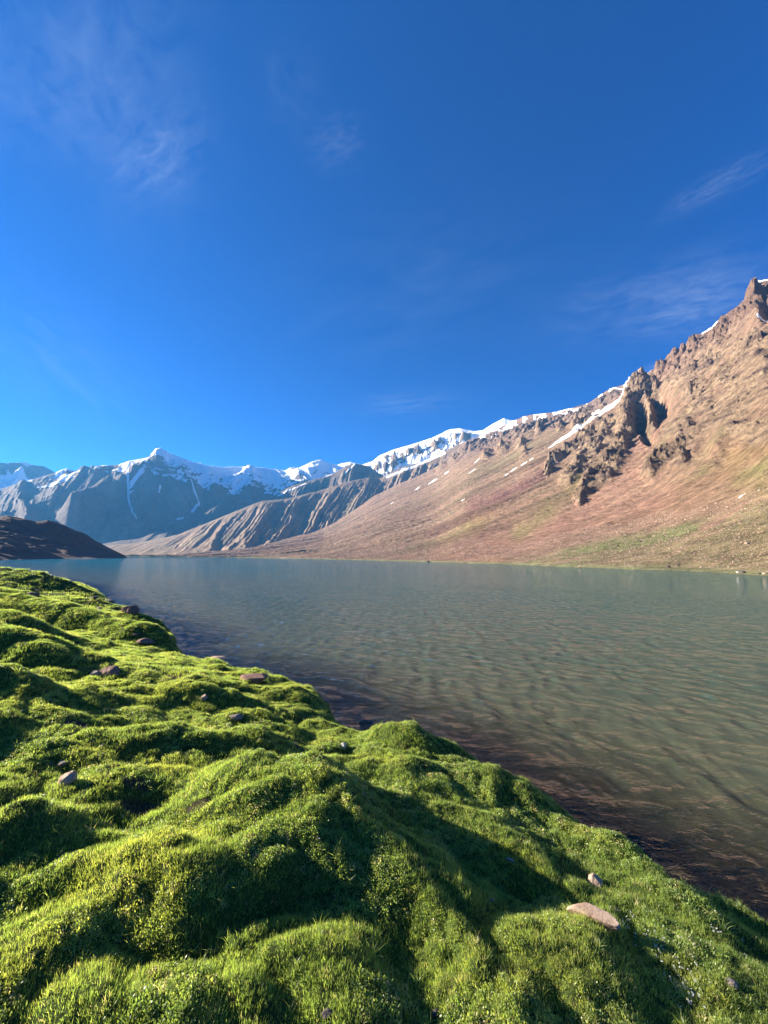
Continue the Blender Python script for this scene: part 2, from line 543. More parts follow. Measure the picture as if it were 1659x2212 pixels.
    tract(stroke(PX, PY, [(1120, 1150), (1180, 1105), (1220, 1075), (1250, 1040)], 18, 12, 1.9), (.230, .215, .100), .9)
    tract(blob(PX, PY, 1010, 1140, 55, 16, -25), (.270, .235, .110), .95)
    tract(blob(PX, PY, 1080, 1000, 130, 18, -24), (.225, .200, .120), .75)
    tract(blob(PX, PY, 1190, 940, 50, 12, -28), (.270, .225, .140), .85)
    tract(blob(PX, PY, 1045, 1115, 40, 15, -20), (.350, .225, .130), .8)
    tract(blob(PX, PY, 1062, 1212, 42, 10), (.420, .260, .140), .8)
    tract(blob(PX, PY, 960, 1200, 60, 12, -15), (.340, .215, .140), .8)
    tract(blob(PX, PY, 1615, 975, 70, 34, -20), (.340, .230, .105), .85)
    tract(blob(PX, PY, 1635, 1028, 55, 22, -25), (.170, .200, .070), .95)
    tract(blob(PX, PY, 1520, 1010, 55, 14, -30), (.190, .195, .090), .7)
    tract(blob(PX, PY, 1660, 1060, 60, 20, -25), (.240, .225, .090), .8)
    tract(blob(PX, PY, 900, 1180, 60, 10, -15), (.150, .140, .090), .7)
    tract(stroke(PX, PY, [(1659, 800), (1520, 860), (1490, 930)], 60, 40, 1.9), (.255, .190, .135), .7)
    # apron: greenish strips with pink rubble
    edge = interp([(900, 1232), (1050, 1222), (1130, 1205), (1300, 1168), (1480, 1128), (1659, 1083), (2300, 960)], PX)
    apm = sst(-6, 8, PY - edge + 8 * fbm(PX * .02, PY * .02, 2.2, 3))
    apc = np.zeros(PX.shape + (3,)) + np.array((.250, .215, .125))
    apc = lerp3(apc, (.165, .235, .080), sst(-.15, .25, st))
    apc = lerp3(apc, (.335, .215, .160), sst(.0, .35, -st2 + .4 * pat) * .9)
    tone = lerp3(tone, apc, apm)
    tone = lerp3(tone, (.170, .225, .085), stroke(PX, PY, [(1220, 1200), (1311, 1186), (1401, 1168), (1500, 1140)], 12, 9, 1.9) * .8)
    fine_st = .6 * fbm(c * .06 + .03 * wv, s * .0022, 15.0, 4, gain=.6) + .6 * fbm(c * .014 + .01 * wv, s * .0009, 25.0, 3)
    tone = tone * (1 + .8 * np.clip(fine_st, -.6, .6) * sst(.02, .12, T))[..., None]
    tone = tone * np.array((.97, .90, .80))
    # narrow beach of pale turf and stones at the water
    tone = lerp3(tone, (.270, .265, .130), (1 - sst(.6, 2.2, Z + .8 * st2)) * .8)
    # crags: golden tan with darker beds
    bed = fbm(X * .01, Y * .01, Z * .09, 4)
    cr = lerp3(np.zeros(PX.shape + (3,)) + np.array((.400, .280, .175)), (.150, .100, .080), sst(-.1, .4, bed))
    tone = lerp3(tone, cr, sst(.15, .55, m2))
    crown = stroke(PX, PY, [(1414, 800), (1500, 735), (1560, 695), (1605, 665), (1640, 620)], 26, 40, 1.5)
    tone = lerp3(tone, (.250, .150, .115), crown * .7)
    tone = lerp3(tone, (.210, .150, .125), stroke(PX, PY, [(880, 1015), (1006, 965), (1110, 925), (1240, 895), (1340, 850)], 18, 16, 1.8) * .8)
    # ---------------- snow
    sn = np.zeros_like(PX)

    def S(v):
        np.maximum(sn, v, out=sn)
    S(stroke(PX, PY, [(1352, 859), (1310, 890), (1250, 926), (1215, 946), (1185, 966)], 4.2, 1.6, .9))
    S(stroke(PX, PY, [(1368, 845), (1318, 878), (1280, 897)], 2.2, 1.5, .9))
    for q in [(1131, 1002, 8, 2.5), (1110, 1013, 9, 2.3), (1019, 1018, 10, 2.2), (933, 1040, 14, 1.8), (1094, 1023, 5, 1.8), (1031, 996, 9, 2), (1190, 985, 6, 1.6),
              (965, 1020, 6, 2), (1148, 992, 5, 1.8), (900, 1056, 8, 1.5), (1647, 686, 16, 5), (1603, 1080, 9, 1.8), (1640, 1068, 4, 1.4), (1535, 710, 14, 2.2), (1000, 1075, 5, 1.3), (845, 1085, 6, 1.4), (885, 1100, 5, 1.3)]:
        S(blob(PX, PY, q[0], q[1], q[2] * 1.15, q[3] * .5, -32) * 1.1)
    cy = interp(A_CREST, PX)
    below = PY - cy
    sp = ridged(X * .008, Y * .008, Z * .012, 4)
    S(sst(1010, 1050, PX) * (1 - sst(1250, 1290, PX)) * (1 - sst(3, 30, below)) * sst(.30, .46, ridged(PX * .045, PY * .07, 3.1, 3)) * .95)
    S(sst(1285, 1300, PX) * (1 - sst(1345, 1365, PX)) * (1 - sst(3, 13, below + 4 * n0)) * sst(.26, .42, ridged(PX * .05, PY * .07, 8.1, 3)) * 1.0)
    S(sst(1375, 1385, PX) * (1 - sst(1405, 1412, PX)) * (1 - sst(2, 8, below)) * 1.0)
    S(sst(1512, 1520, PX) * (1 - sst(1548, 1555, PX)) * (1 - sst(1, 5, below)) * .9)
    S(sst(1620, 1626, PX) * (1 - sst(2, 5, below)) * .9)
    sn *= (1 - sst(1.0, 1.2, T) * .3)
    return tone, sn, m2 * 1.0 + .15


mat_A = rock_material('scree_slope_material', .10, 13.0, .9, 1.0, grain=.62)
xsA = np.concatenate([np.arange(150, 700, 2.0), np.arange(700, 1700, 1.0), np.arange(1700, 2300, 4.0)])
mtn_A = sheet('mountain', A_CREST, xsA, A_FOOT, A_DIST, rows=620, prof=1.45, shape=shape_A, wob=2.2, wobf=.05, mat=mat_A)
mtn_A['label'] = 'red and tan scree mountain along the right shore'

# --- brown fluted ridges in the middle distance


def fluted(seed, base, dark, green, amp, fl, skew, up0=.05, snowf=None, cragk=.15):
    def f(A):
        X, Y, Z, T, PX, PY = A['X'], A['Y'], A['Z'], A['T'], A['PX'], A['PY']
        zc = A['zc']
        u = PX + skew * (1 - T) ** .7 * 100
        wv = fbm(PX * .014, T * 2.2, seed, 4) * 1.5
        env = sst(0.02, .45, T) * (1 - sst(.9, 1.0, T))
        r1 = 1 - np.abs(pn(u * fl * .55 + .5 * wv, T * .4 + 2, seed + .5)) * 2
        r2 = 1 - np.abs(pn(u * fl * 1.7 + .9 * wv, T * .7 + 5, seed + 3.5)) * 2
        r3 = ridged(u * fl * 4.2 + wv, T * 1.2 + 5, seed + 6.5, 2)
        lowf = sst(.12, .55, T)
        hgt = np.maximum(zc, 60)
        Z += env * hgt * amp * (.34 * (r1 - .5) * (.7 + .8 * wv) + .17 * (r2 - .5) * lowf * (.8 + 1.2 * fbm(PX * .02, T * 2, seed + 9, 2)) + .10 * (r3 - .4) * lowf)
        Z += fbm(X * .006, Y * .006, Z * .006, 4, gain=.5) * hgt * .02 * sst(.02, .2, T) * (1 - sst(.93, 1, T))
        m = np.clip(.25 + sst(.6, 1, T) * .6 + .4 * fbm(X * .003, Y * .003, Z * .004, 4), 0, 1)
        Z += m * (ridged(X * .012, Y * .012, Z * .012, 4) - .4) * hgt * .022 * sst(.05, .3, T) * (1 - sst(.93, 1, T))
        tone = np.zeros(PX.shape + (3,)) + np.array(base)
        tone = lerp3(tone, dark, sst(-.1, .45, fbm(u * .03, T * 3, seed + 1, 5)))
        tone = lerp3(tone, green, sst(.05, .5, fbm(u * .018, T * 2, seed + 2, 4)) * (1 - sst(.5, .9, T)))
        sn = np.zeros_like(PX) if snowf is None else snowf(A, r2)
        return tone, sn, np.clip(m * cragk + .1, 0, 1)
    return f


B1_CREST = [(180, 1186), (225, 1179), (300, 1172), (384, 1155), (483, 1115), (566, 1082), (615, 1078), (682, 1062), (758, 1039), (797, 1032), (820, 1034),
            (863, 1012), (933, 989), (975, 967), (1006, 953), (1040, 950), (1120, 960)]
mat_B = rock_material('brown_ridge_material', .03, 9.0, .25, 2.0, grain=.25)
xsB = np.arange(180, 1120, 1.25)


def snow_b1(A, r):
    PX, PY = A['PX'], A['PY']
    below = PY - interp(B1_CREST, PX)
    return stroke(PX, PY, [(835, 1030), (900, 1005), (960, 978)], 2.2, 3, 1) * .75 + blob(PX, PY, 870, 1012, 12, 2.5, -25) * .6


hill_B1 = sheet('mountain', B1_CREST, xsB, [(180, 1180), (384, 1080), (560, 1250), (700, 1500), (1120, 2300)], [(180, 2400), (384, 2700), (700, 3250), (900, 3500), (1120, 3600)],
                rows=300, prof=1.75, wob=1.6, wobf=.06, mat=mat_B,
                shape=fluted(2.0, (.270, .190, .125), (.200, .142, .098), (.215, .180, .095), .25, .026, 1.1, snowf=snow_b1))
hill_B1['label'] = 'brown fluted ridge behind the far end of the lake'

B2_CREST = [(520, 1105), (576, 1079), (632, 1049), (682, 1035), (715, 1026), (735, 1014), (748, 1006), (767, 1001), (797, 1007), (814, 1019), (850, 1045), (900, 1080)]


def snow_b2(A, r):
    PX, PY = A['PX'], A['PY']
    return stroke(PX, PY, [(765, 1003), (760, 1015), (745, 1030)], 2.5, 1, 1) * .8 + .8 * stroke(PX, PY, [(600, 1072), (640, 1055), (660, 1046)], 1.8, 1.8, 1)


hill_B2 = sheet('mountain', B2_CREST, np.arange(520, 900, 1.25), [(520, 2700), (900, 3000)], [(520, 3900), (900, 4050)], rows=160, prof=1.3, wob=1.5, wobf=.08, mat=mat_B,
                shape=fluted(6.0, (.19, .142, .105), (.14, .105, .082), (.17, .135, .095), .26, .026, .7, snowf=snow_b2, cragk=.3))
hill_B2['label'] = 'dark brown shoulder below the snow, behind the fluted ridge'

G_CREST = [(170, 1190), (225, 1174), (301, 1161), (328, 1144), (354, 1134), (397, 1128), (415, 1119), (439, 1109), (455, 1098), (473, 1086), (496, 1066), (510, 1071), (523, 1079), (560, 1096), (620, 1110), (700, 1140)]
hill_G = sheet('mountain', G_CREST, np.arange(170, 700, 1.25), [(170, 1900), (700, 2700)], [(170, 2900), (354, 3000), (496, 3600), (700, 3700)], rows=160, prof=1.5, wob=1.0, wobf=.06, mat=mat_B,
               shape=fluted(11.0, (.150, .120, .100), (.110, .090, .080), (.125, .115, .085), .26, .016, .9))
hill_G['label'] = 'low brown spurs at the foot of the snowy mountain'

# --- the snowy mountain across the head of the lake
D_CREST = [(-350, 1080), (-150, 1070), (0, 1056), (61, 1038), (119, 1021), (135, 1013), (145, 1011), (164, 1018), (185, 1010.6), (227, 1004), (251, 1004), (280, 996), (312, 989.5), (336, 983), (350, 984), (362, 980), (371, 981),
           (378, 984), (397, 993), (417, 999), (450, 1006), (483, 1008), (505, 1007), (533, 1008), (569, 1010), (600, 1014), (618, 1017), (629, 1012), (640, 1012), (658, 1005), (676, 996), (692, 992), (708, 999), (728, 1004), (741, 1000), (758, 998), (784, 1004), (850, 1010), (950, 1040)]


def shape_D(A):
    X, Y, Z, T, PX, PY = A['X'], A['Y'], A['Z'], A['T'], A['PX'], A['PY']
    below = PY - interp(D_CREST, PX)
    env = sst(.03, .4, T) * (1 - sst(.95, 1., T) * .9)
    wv = fbm(PX * .008, T * 1.3, 21., 3)
    u = PX - 160 * (1 - T) * np.sign(PX - 360) * .5
    r1 = ridged(u * .0105 + .5 * wv, T * .5, 22., 2)
    r2 = ridged(u * .035 + .7 * wv, T * 1.2, 23., 4)
    Z += env * (90 * (r1 - .45) + 22 * (r2 - .4))
    # spurs that catch the sun
    for pts, w, h in [([(365, 985), (330, 1010), (300, 1030), (240, 1060), (205, 1085), (150, 1125)], 10, 150), ([(232, 1075), (200, 1100), (150, 1130)], 14, 170),
                      ([(120, 1060), (60, 1115)], 12, 110), ([(330, 1000), (400, 1030), (420, 1060)], 10, 70), ([(540, 1010), (490, 1050), (470, 1060)], 9, 90), ([(690, 995), (650, 1035)], 10, 70)]:
        Z += stroke(PX, PY, pts, w, w * 1.6, 2.0) * h * .6 * (1 - sst(.85, 1, T))
    Z += (ridged(X * .0025, Y * .0025, Z * .003, 6, gain=.6) - .4) * 34 * sst(.05, .3, T) * (1 - .75 * sst(.93, 1, T))
    tone = np.zeros(PX.shape + (3,)) + np.array((.170, .140, .120))
    tone = lerp3(tone, (.235, .185, .145), sst(-.1, .4, fbm(u * .03, T * 4, 24., 5)))
    tone = lerp3(tone, (.230, .180, .130), stroke(PX, PY, [(160, 1010), (250, 1006), (300, 1000)], 5, 6, 1.5) * .5)
    line = interp([(-200, 1040), (90, 1042), (150, 1024), (230, 1012), (265, 1016), (300, 1022), (330, 1034), (370, 1040), (410, 1050), (450, 1055), (490, 1060), (520, 1066), (556, 1050), (600, 1064), (640, 1048), (680, 1050), (800, 1050)], PX)
    n = ridged(X * .004, Y * .004, Z * .006, 5, gain=.6)
    sn = 1 - sst(-7, 9, PY - line + 26 * (.42 - n))
    sn *= sst(-200, 200, PX) * .3 + .7
    sn = sn - .6 * sst(.42, .7, ridged(PX * .045 + .02 * below, PY * .07, 61., 4, gain=.6)) * sst(6, 24, below)
    # thinner, broken snow on the left shoulder and round the peak's rocky front
    thin = np.maximum((1 - sst(230, 300, PX)) * .5, blob(PX, PY, 350, 1022, 60, 14, 12) * .75)
    sn = sn - thin * sst(.3, .55, 1 - n)
    sn = np.maximum(sn, stroke(PX, PY, [(365, 983), (330, 995), (290, 1012), (245, 1014)], 7, 3, 1.2) * 1.1)
    sn = np.maximum(sn, stroke(PX, PY, [(155, 1022), (130, 1033), (110, 1040), (92, 1045)], 4.5, 1.6, 1.2))
    sn = np.maximum(sn, stroke(PX, PY, [(272, 1036), (276, 1060), (278, 1085), (286, 1108), (294, 1123)], 2.6, 1.2, 1.0) * .95)
    sn = np.maximum(sn, stroke(PX, PY, [(308, 1037), (290, 1050), (278, 1062)], 2.6, 3.2, 1.0) * .95)
    sn = np.maximum(sn, stroke(PX, PY, [(288, 1064), (281, 1072)], 1.8, 1.6, 1.0) * .9)
    sn = np.maximum(sn, stroke(PX, PY, [(412, 1050), (417, 1068), (430, 1086), (428, 1096), (415, 1109)], 1.3, 2.8, 1.0) * .95)
    sn = np.maximum(sn, stroke(PX, PY, [(346, 1054), (343, 1064)], 2, 1.2, 1.0) * .9)
    sn = np.maximum(sn, stroke(PX, PY, [(383, 1124), (396, 1120)], 2, 1.6, 1.0) * .85)
    sn = np.maximum(sn, stroke(PX, PY, [(236, 1030), (241, 1042)], 2.5, 2, 1.0) * .8)
    sn = np.maximum(sn, stroke(PX, PY, [(240, 1055), (241, 1072)], 1.4, 1.0, 1.0) * .8)
    return tone, sn, np.full(PX.shape, .35)


mat_D = rock_material('snow_mountain_material', .008, 28.0, .05, 6.0, grain=.2)
mtn_D = sheet('mountain', D_CREST, np.arange(-350, 950, 1.1), [(-350, 3000), (400, 3000), (950, 3700)], [(-350, 4900), (0, 4800), (365, 4500), (690, 4900), (950, 4900)], rows=280, prof=.92, wob=.8, wobf=.07, mat=mat_D, shape=shape_D)
mtn_D['label'] = 'snow capped mountain beyond the head of the lake'

E_CREST = [(-500, 1010), (-200, 985), (-60, 1000), (0, 999), (18, 1000), (45, 999), (60, 1003), (95, 1005), (110, 1012), (121, 1019), (160, 1040), (220, 1060)]


def shape_E(A):
    X, Y, Z, T, PX, PY = A['X'], A['Y'], A['Z'], A['T'], A['PX'], A['PY']
    r = ridged(X * .0012, Y * .0012, Z * .0016, 6, gain=.6)
    Z += (r - .4) * 380 * sst(.1, .5, T) * (1 - .8 * sst(.94, 1, T))
    tone = np.zeros(PX.shape + (3,)) + np.array((.15, .14, .15))
    sn = .95 - .8 * sst(.52, .7, 1 - r) + 0 * PX
    return tone, sn, np.full(PX.shape, .3)


mtn_E = sheet('mountain', E_CREST, np.arange(-500, 220, 1.5), [(-500, 5200), (220, 5200)], [(-500, 6600), (220, 6600)], rows=120, prof=1.05, wob=1.5, wobf=.06, mat=mat_D, shape=shape_E)
mtn_E['label'] = 'distant snow range at the left edge'

C_CREST = [(700, 1030), (760, 1010), (784, 1003), (805, 996), (820, 984), (850, 971), (880, 963), (905, 955), (933, 946), (950, 938), (965, 930), (976, 927), (994, 925.5), (1012, 929), (1027, 931), (1044, 929), (1056, 921), (1068, 914), (1080, 908), (1089, 903), (1094, 905), (1107, 908), (1150, 915), (1250, 950)]


def shape_C(A):
    X, Y, Z, T, PX, PY = A['X'], A['Y'], A['Z'], A['T'], A['PX'], A['PY']
    below = PY - interp(C_CREST, PX)
    r = ridged(X * .004, Y * .004, Z * .006, 5, gain=.6)
    rr = ridged(X * .011, Y * .011, Z * .014, 4, gain=.6)
    k = sst(.1, .4, T) * (1 - .85 * sst(.95, 1, T)) * sst(2, 22, below)
    Z += ((r - .4) * 190 + (rr - .4) * 70) * k
    tone = np.zeros(PX.shape + (3,)) + np.array((.30, .215, .14))
    tone = lerp3(tone, (.15, .12, .11), sst(-.1, .3, fbm(X * .006, Y * .006, Z * .006, 4)))
    rock = np.maximum(stroke(PX, PY, [(1010, 950), (965, 958), (930, 968), (870, 985), (830, 1000)], 8, 12, 1.9), (1 - sst(850, 900, PX)) * sst(8, 18, below))
    sn = 1.0 - rock * sst(.36, .62, .5 * r + .5 * rr + .12) * 1.1
    return tone, sn, np.full(PX.shape, .5)


mtn_C = sheet('mountain', C_CREST, np.arange(700, 1250, 1.1), [(700, 3300), (1250, 3300)], [(700, 4500), (1250, 4100)], rows=200, prof=1.1, wob=1.0, wobf=.07, mat=mat_D, shape=shape_C)
mtn_C['label'] = 'bright snow ridge above the brown fluted ridge'

# --- the dark hill by the left shore
F_CREST = [(-700, 1185), (-450, 1150), (-250, 1128), (-100, 1119), (0, 1116), (16, 1115), (53, 1121), (77, 1126), (90, 1125), (103, 1123.6), (137, 1133.6), (164, 1147), (178, 1150), (186, 1153), (201, 1165), (225, 1177), (264, 1197), (283, 1208), (290, 1211)]


def shape_F(A):
    X, Y, Z, T, PX, PY = A['X'], A['Y'], A['Z'], A['T'], A['PX'], A['PY']
    k = sst(.03, .3, T) * (1 - .7 * sst(.9, 1, T)) * np.clip(A['zc'] / 40, 0, 1)
    Z += (fbm(X * .012, Y * .012, 31., 5) * 9 + (ridged(X * .03, Y * .03, 32., 4) - .4) * 3.5) * k
    tone = np.zeros(PX.shape + (3,)) + np.array((.150, .108, .088))
    tone = lerp3(tone, (.150, .140, .085), sst(0, .4, fbm(X * .01, Y * .02, 33., 5)) * .8 * sst(.25, .5, T))
    tone = lerp3(tone, (.14, .085, .07), sst(.1, .5, fbm(X * .03, Y * .03, 34., 4)) * .7)
    return tone, np.zeros_like(PX), np.full(PX.shape, .5)


mat_F = rock_material('dark_hill_material', .25, 1.6, 1.8, .3, grain=.3)
hill_F = sheet('hill', F_CREST, np.arange(-700, 291, 1.5), [(-700, 240), (0, 262), (262, 420), (290, 640)], [(-700, 520), (0, 500), (180, 540), (262, 560), (290, 650)], rows=180, prof=1.25, wob=.7, wobf=.05, foot_z=-.6, mat=mat_F, shape=shape_F)
hill_F['label'] = 'dark brown hill at the left end of the lake'

# ------------------------------------------------------------------ near shore: shape of the turf bank
SH_PX = [(-60, 1229), (0, 1232), (60, 1239), (90, 1244), (150, 1255), (190, 1264), (216, 1276), (208, 1292), (232, 1302), (262, 1314), (300, 1328), (345, 1342), (378, 1362), (383, 1372), (362, 1386), (390, 1396), (415, 1417),
         (470, 1424), (520, 1437), (583, 1450), (640, 1464), (690, 1484), (718, 1510), (716, 1528), (740, 1546), (770, 1572), (800, 1562), (870, 1562), (915, 1578), (975, 1592), (1020, 1620), (1120, 1672), (1200, 1706), (1262, 1760),
         (1330, 1800), (1400, 1838), (1450, 1875), (1530, 1900), (1600, 1930), (1659, 1960)]
sx, sy = plane_hit(np.array([p[0] for p in SH_PX]), np.array([p[1] for p in SH_PX]), .32)
SHORE = [(-400, 260), (-160, 130)] + [(a, b) for a, b in zip(sx, sy)] + [(5.6, 2.6), (7.5, 1.0), (11, -2), (18, -9), (40, -40)]
POLY = SHORE + [(40, -120), (-400, -120)]


def shore_dist(x, y):
    """signed distance to the water's edge, positive on land"""
    best = np.full(x.shape, 1e9)
    for (ax, ay), (bx, by) in zip(SHORE[:-1], SHORE[1:]):
        dx, dy = bx - ax, by - ay
        t = np.clip(((x - ax) * dx + (y - ay) * dy) / (dx * dx + dy * dy), 0, 1)
        best = np.minimum(best, (x - ax - t * dx) ** 2 + (y - ay - t * dy) ** 2)
    ins = np.zeros(x.shape, bool)
    for i in range(len(POLY)):
        (ax, ay), (bx, by) = POLY[i], POLY[(i + 1) % len(POLY)]
        if ay == by: continue
        c = ((ay > y) != (by > y)) & (x < (bx - ax) * (y - ay) / (by - ay) + ax)
        ins ^= c
    d = np.sqrt(best)
    return np.where(ins, d, -d)


def base_h(x, y, s=None):
    s = shore_dist(x, y) if s is None else s
    r = np.hypot(x, y)
    s = s + .05 * fbm(x * 1.7, y * 1.7, 3.1, 3)
    land = .26 * (1 - np.exp(-np.maximum(s, 0) / .10)) + 1.32 * (1 - np.exp(-np.maximum(s, 0) / 4.2))
    sea = -.75 * (1 - np.exp(np.minimum(s, 0) / .7)) - 2.2 * (1 - np.exp(np.minimum(s, 0) / 8.0))
    return np.where(s > 0, land, sea)


def base_hit(px, py):
    d = ray(np.array([px]), np.array([py]))[0]
    t = np.linspace(.8, 120, 6000)
    x, y, z = d[0] * t, d[1] * t, CAM_H + d[2] * t
    g = base_h(x, y)
    k = np.argmax(z < g)
    return x[k], y[k]


# picture position, half-widths (m), height, turn
HUMPS = [(600, 1735, .95, .62, .40, -25), (790, 1850, .60, .40, .13, -35), (545, 1612, .42, .34, .24, -10), (870, 1600, .50, .30, .20, -8), (985, 1625, .35, .25, .12, -20),
         (1085, 1700, .55, .45, .16, -25), (1340, 1850, .42, .36, .10, -20), (660, 1520, .75, .40, .16, -5), (560, 1560, .55, .3, .12, 0),
         (370, 1610, .55, .40, .24, 10), (185, 1640, .6, .4, .16, 5), (250, 1700, .4, .3, .12, 0), (120, 1810, .45, .30, .16, 0), (505, 1875, .42, .30, .13, -8), (330, 1880, .3, .25, .06, 0), (300, 1900, .5, .35, .12, 0),
         (60, 1590, .9, .5, .20, 0), (-120, 1520, 1.6, .6, .55, 0), (-240, 1620, 1.0, .6, .40, 0), (-60, 1740, .6, .5, .17, 0), (-130, 1900, .5, .5, .12, 0),
         (400, 1500, .9, .5, .16, 0), (180, 1510, 1.2, .5, .14, 0), (330, 1390, 1.35, .7, .45, 5), (250, 1375, 1.2, .6, .2, 0), (500, 1440, 1.0, .5, .18, -10), (60, 1440, 2.2, .8, .2, 0),
         (-130, 1420, 2.5, 1.0, .75, 0), (-60, 1370, 2.4, .9, .7, 0), (150, 1350, 2.2, .7, .4, 0), (300, 1345, 1.6, .5, .3, 0), (-180, 1310, 5, 2.0, .85, 0), (60, 1330, 3.0, 1.0, .35, 0), (200, 1310, 2.5, .8, .3, 0),
         (30, 1275, 4, 1.5, .5, 0), (110, 1285, 4, 1.5, .45, 0), (-150, 1262, 8, 3, .7, 0), (160, 1275, 3, 1.2, .3, 0),
         (1120, 2100, .45, .35, .06, 0), (1480, 1965, .35, .25, .10, -25), (1600, 2130, .3, .25, .05, 0), (880, 2050, .30, .25, -.10, 0), (690, 2030, .35, .45, -.06, 0),
         (660, 1668, .36, .22, -.18, -10), (800, 1690, .30, .22, -.16, -10), (1090, 1900, .50, .28, -.16, -20), (745, 1620, .2, .3, -.14, 0), (310, 1735, .25, .15, -.10, 0), (1300, 1935, .25, .16, .04, -20),
         (480, 1665, .3, .2, -.06, 0), (240, 1780, .35, .15, -.08, 0)]
_hp = []
for (hx, hy, a, b, h, tr) in HUMPS:
    qx, qy = base_hit(hx, hy)
    _hp.append((qx, qy, a, b, h, math.radians(tr)))


def ground_h(x, y, fine=True):
    s = shore_dist(x, y)
    z = base_h(x, y, s)
    k = sst(-.05, .5, s)
    r = np.hypot(x, y)
    for (cx, cy, a, b, h, tr) in _hp:
        dx, dy = x - cx, y - cy
        c, sn = math.cos(tr), math.sin(tr)
        u, v = (dx * c + dy * sn) / a, (-dx * sn + dy * c) / b
        q = u * u + v * v
        z = z + h * np.exp(-q ** 1.25) * k
    # hummocks everywhere
    wx, wy = x + .25 * pn(x * 1.1, y * 1.1, 1.5), y + .25 * pn(x * 1.1, y * 1.1, 6.5)
    hm = np.abs(pn(wx * .95, wy * 1.15, .7))
    hm2 = np.abs(pn(wx * 2.3, wy * 2.6, 4.7))
    farw = sst(9, 24, r)
    z = z + k * (.20 * hm + .11 * hm2 + .035 * np.abs(pn(wx * 5.3, wy * 5.6, 2.1))) * (1 - .3 * farw) - .08 * k
    z = z + k * farw * (.18 * fbm(x * .32, y * .55, 2.0, 3) + .20 * np.abs(pn(x * .25, y * .5, 9.)))
    # broken lip at the water
    z = z + .10 * (1 - sst(.0, .9, np.abs(s - .25))) * fbm(x * 2.2, y * 2.2, 8.0, 3) * sst(-.02, .1, s)
    if fine:
        z = z + .018 * fbm(x * 9, y * 9, 5., 3) * k
    return z


def ground_hit(px, py):
    d = ray(np.array([px]), np.array([py]))[0]
    t = np.concatenate([np.linspace(.8, 20, 5000), np.linspace(20, 130, 6000)])
    x, y, z = d[0] * t, d[1] * t, CAM_H + d[2] * t
    g = ground_h(x, y, False)
    kk = np.argmax(z < g)
    return x[kk], y[kk], g[kk], t[kk]


# soil patches, in picture coordinates of the spot -> metres
SOIL = [(310, 1735, .22, .10), (300, 1712, .15, .06), (345, 1462, .5, .12), (640, 1470, .2, .05), (175, 1595, .25, .1), (330, 1580, .2, .06), (435, 1772, .12, .06), (480, 1470, .3, .05)]
_sp = [base_hit(a, b) + (c, d) for a, b, c, d in SOIL]


def soil_mask(x, y):
    m = np.zeros(x.shape)
    n = pn(x * 7, y * 7, 2.2)
    for cx, cy, a, b in _sp:
        q = ((x - cx) / a) ** 2 + ((y - cy) / b) ** 2
        m = np.maximum(m, sst(1.6, .5, q + .7 * n))
    m = np.maximum(m, sst(.36, .55, fbm(x * 1.1, y * 1.1, 12., 4)) * .85)
    return m


def yellow_mask(x, y):
    n = fbm(x * .9, y * 1.2, 14., 4)
    m = sst(.05, .45, n)
    for cx, cy, r in [base_hit(350, 1500) + (1.0,), base_hit(200, 1495) + (.9,), base_hit(560, 1530) + (.8,), base_hit(1150, 2130) + (.5,), base_hit(620, 1490) + (.8,), base_hit(1200, 2060) + (.4,)]:
        m = np.maximum(m, np.exp(-((x - cx) ** 2 + (y - cy) ** 2) / r ** 2) * (.65 + n))
    return np.clip(m, 0, 1)


# ground sheet of the near shore
az = np.radians(np.concatenate([np.linspace(-180, -62, 150)[:-1], np.linspace(-62, 58, 900), np.linspace(58, 180, 120)[1:]]))
rr = np.concatenate([[0.02, .3], np.geomspace(.8, 130, 820)])
GX = np.sin(az)[:, None] * rr[None, :]; GY = np.cos(az)[:, None] * rr[None, :]
GZ = ground_h(GX, GY)
GS = soil_mask(GX, GY)
V = np.stack([GX, GY, GZ], -1).reshape(-1, 3)
t = NT('turf_ground_material')
pos = t.new('ShaderNodeTexCoord').outputs['Object']
n1 = t.noise(pos, 2.2, 8, .65); n2 = t.noise(pos, 38, 5, .7); n3 = t.noise(pos, 9, 4, .6)
gc = t.mix(t.rng(n1, .35, .65), (.034, .060, .012), (.085, .115, .020))
gc = t.mix(t.rng(n2, .4, .7), gc, (.030, .040, .012))
soil = t.mix(n3, (.030, .020, .014), (.085, .060, .042))
gc = t.mix(t.attr('soil').outputs['Fac'], gc, soil)
sep = t.new('ShaderNodeSeparateXYZ'); t.l.new(pos, sep.inputs[0])
under = t.rng(sep.outputs[2], .10, -.02)
vor = t.new('ShaderNodeTexVoronoi'); vor.inputs['Scale'].default_value = 5.5; t.l.new(pos, vor.inputs['Vector'])
bed = t.mix(t.rng(vor.outputs['Color'], 0, 1), (.060, .080, .040), (.150, .150, .070))
bed = t.mix(t.rng(vor.outputs['Distance'], .0, .12), (.02, .018, .014), bed)
gc = t.mix(under, gc, bed)
t.surf(t.principled(gc, .95, t.bump(t.math('ADD', n2, n3), .8, .02), .1))
ground = obj('ground', make_mesh('ground', V, grid_faces(len(az), len(rr)), True, {'soil': GS}), t.m, 'structure', 'hummocky turf bank of the near shore')

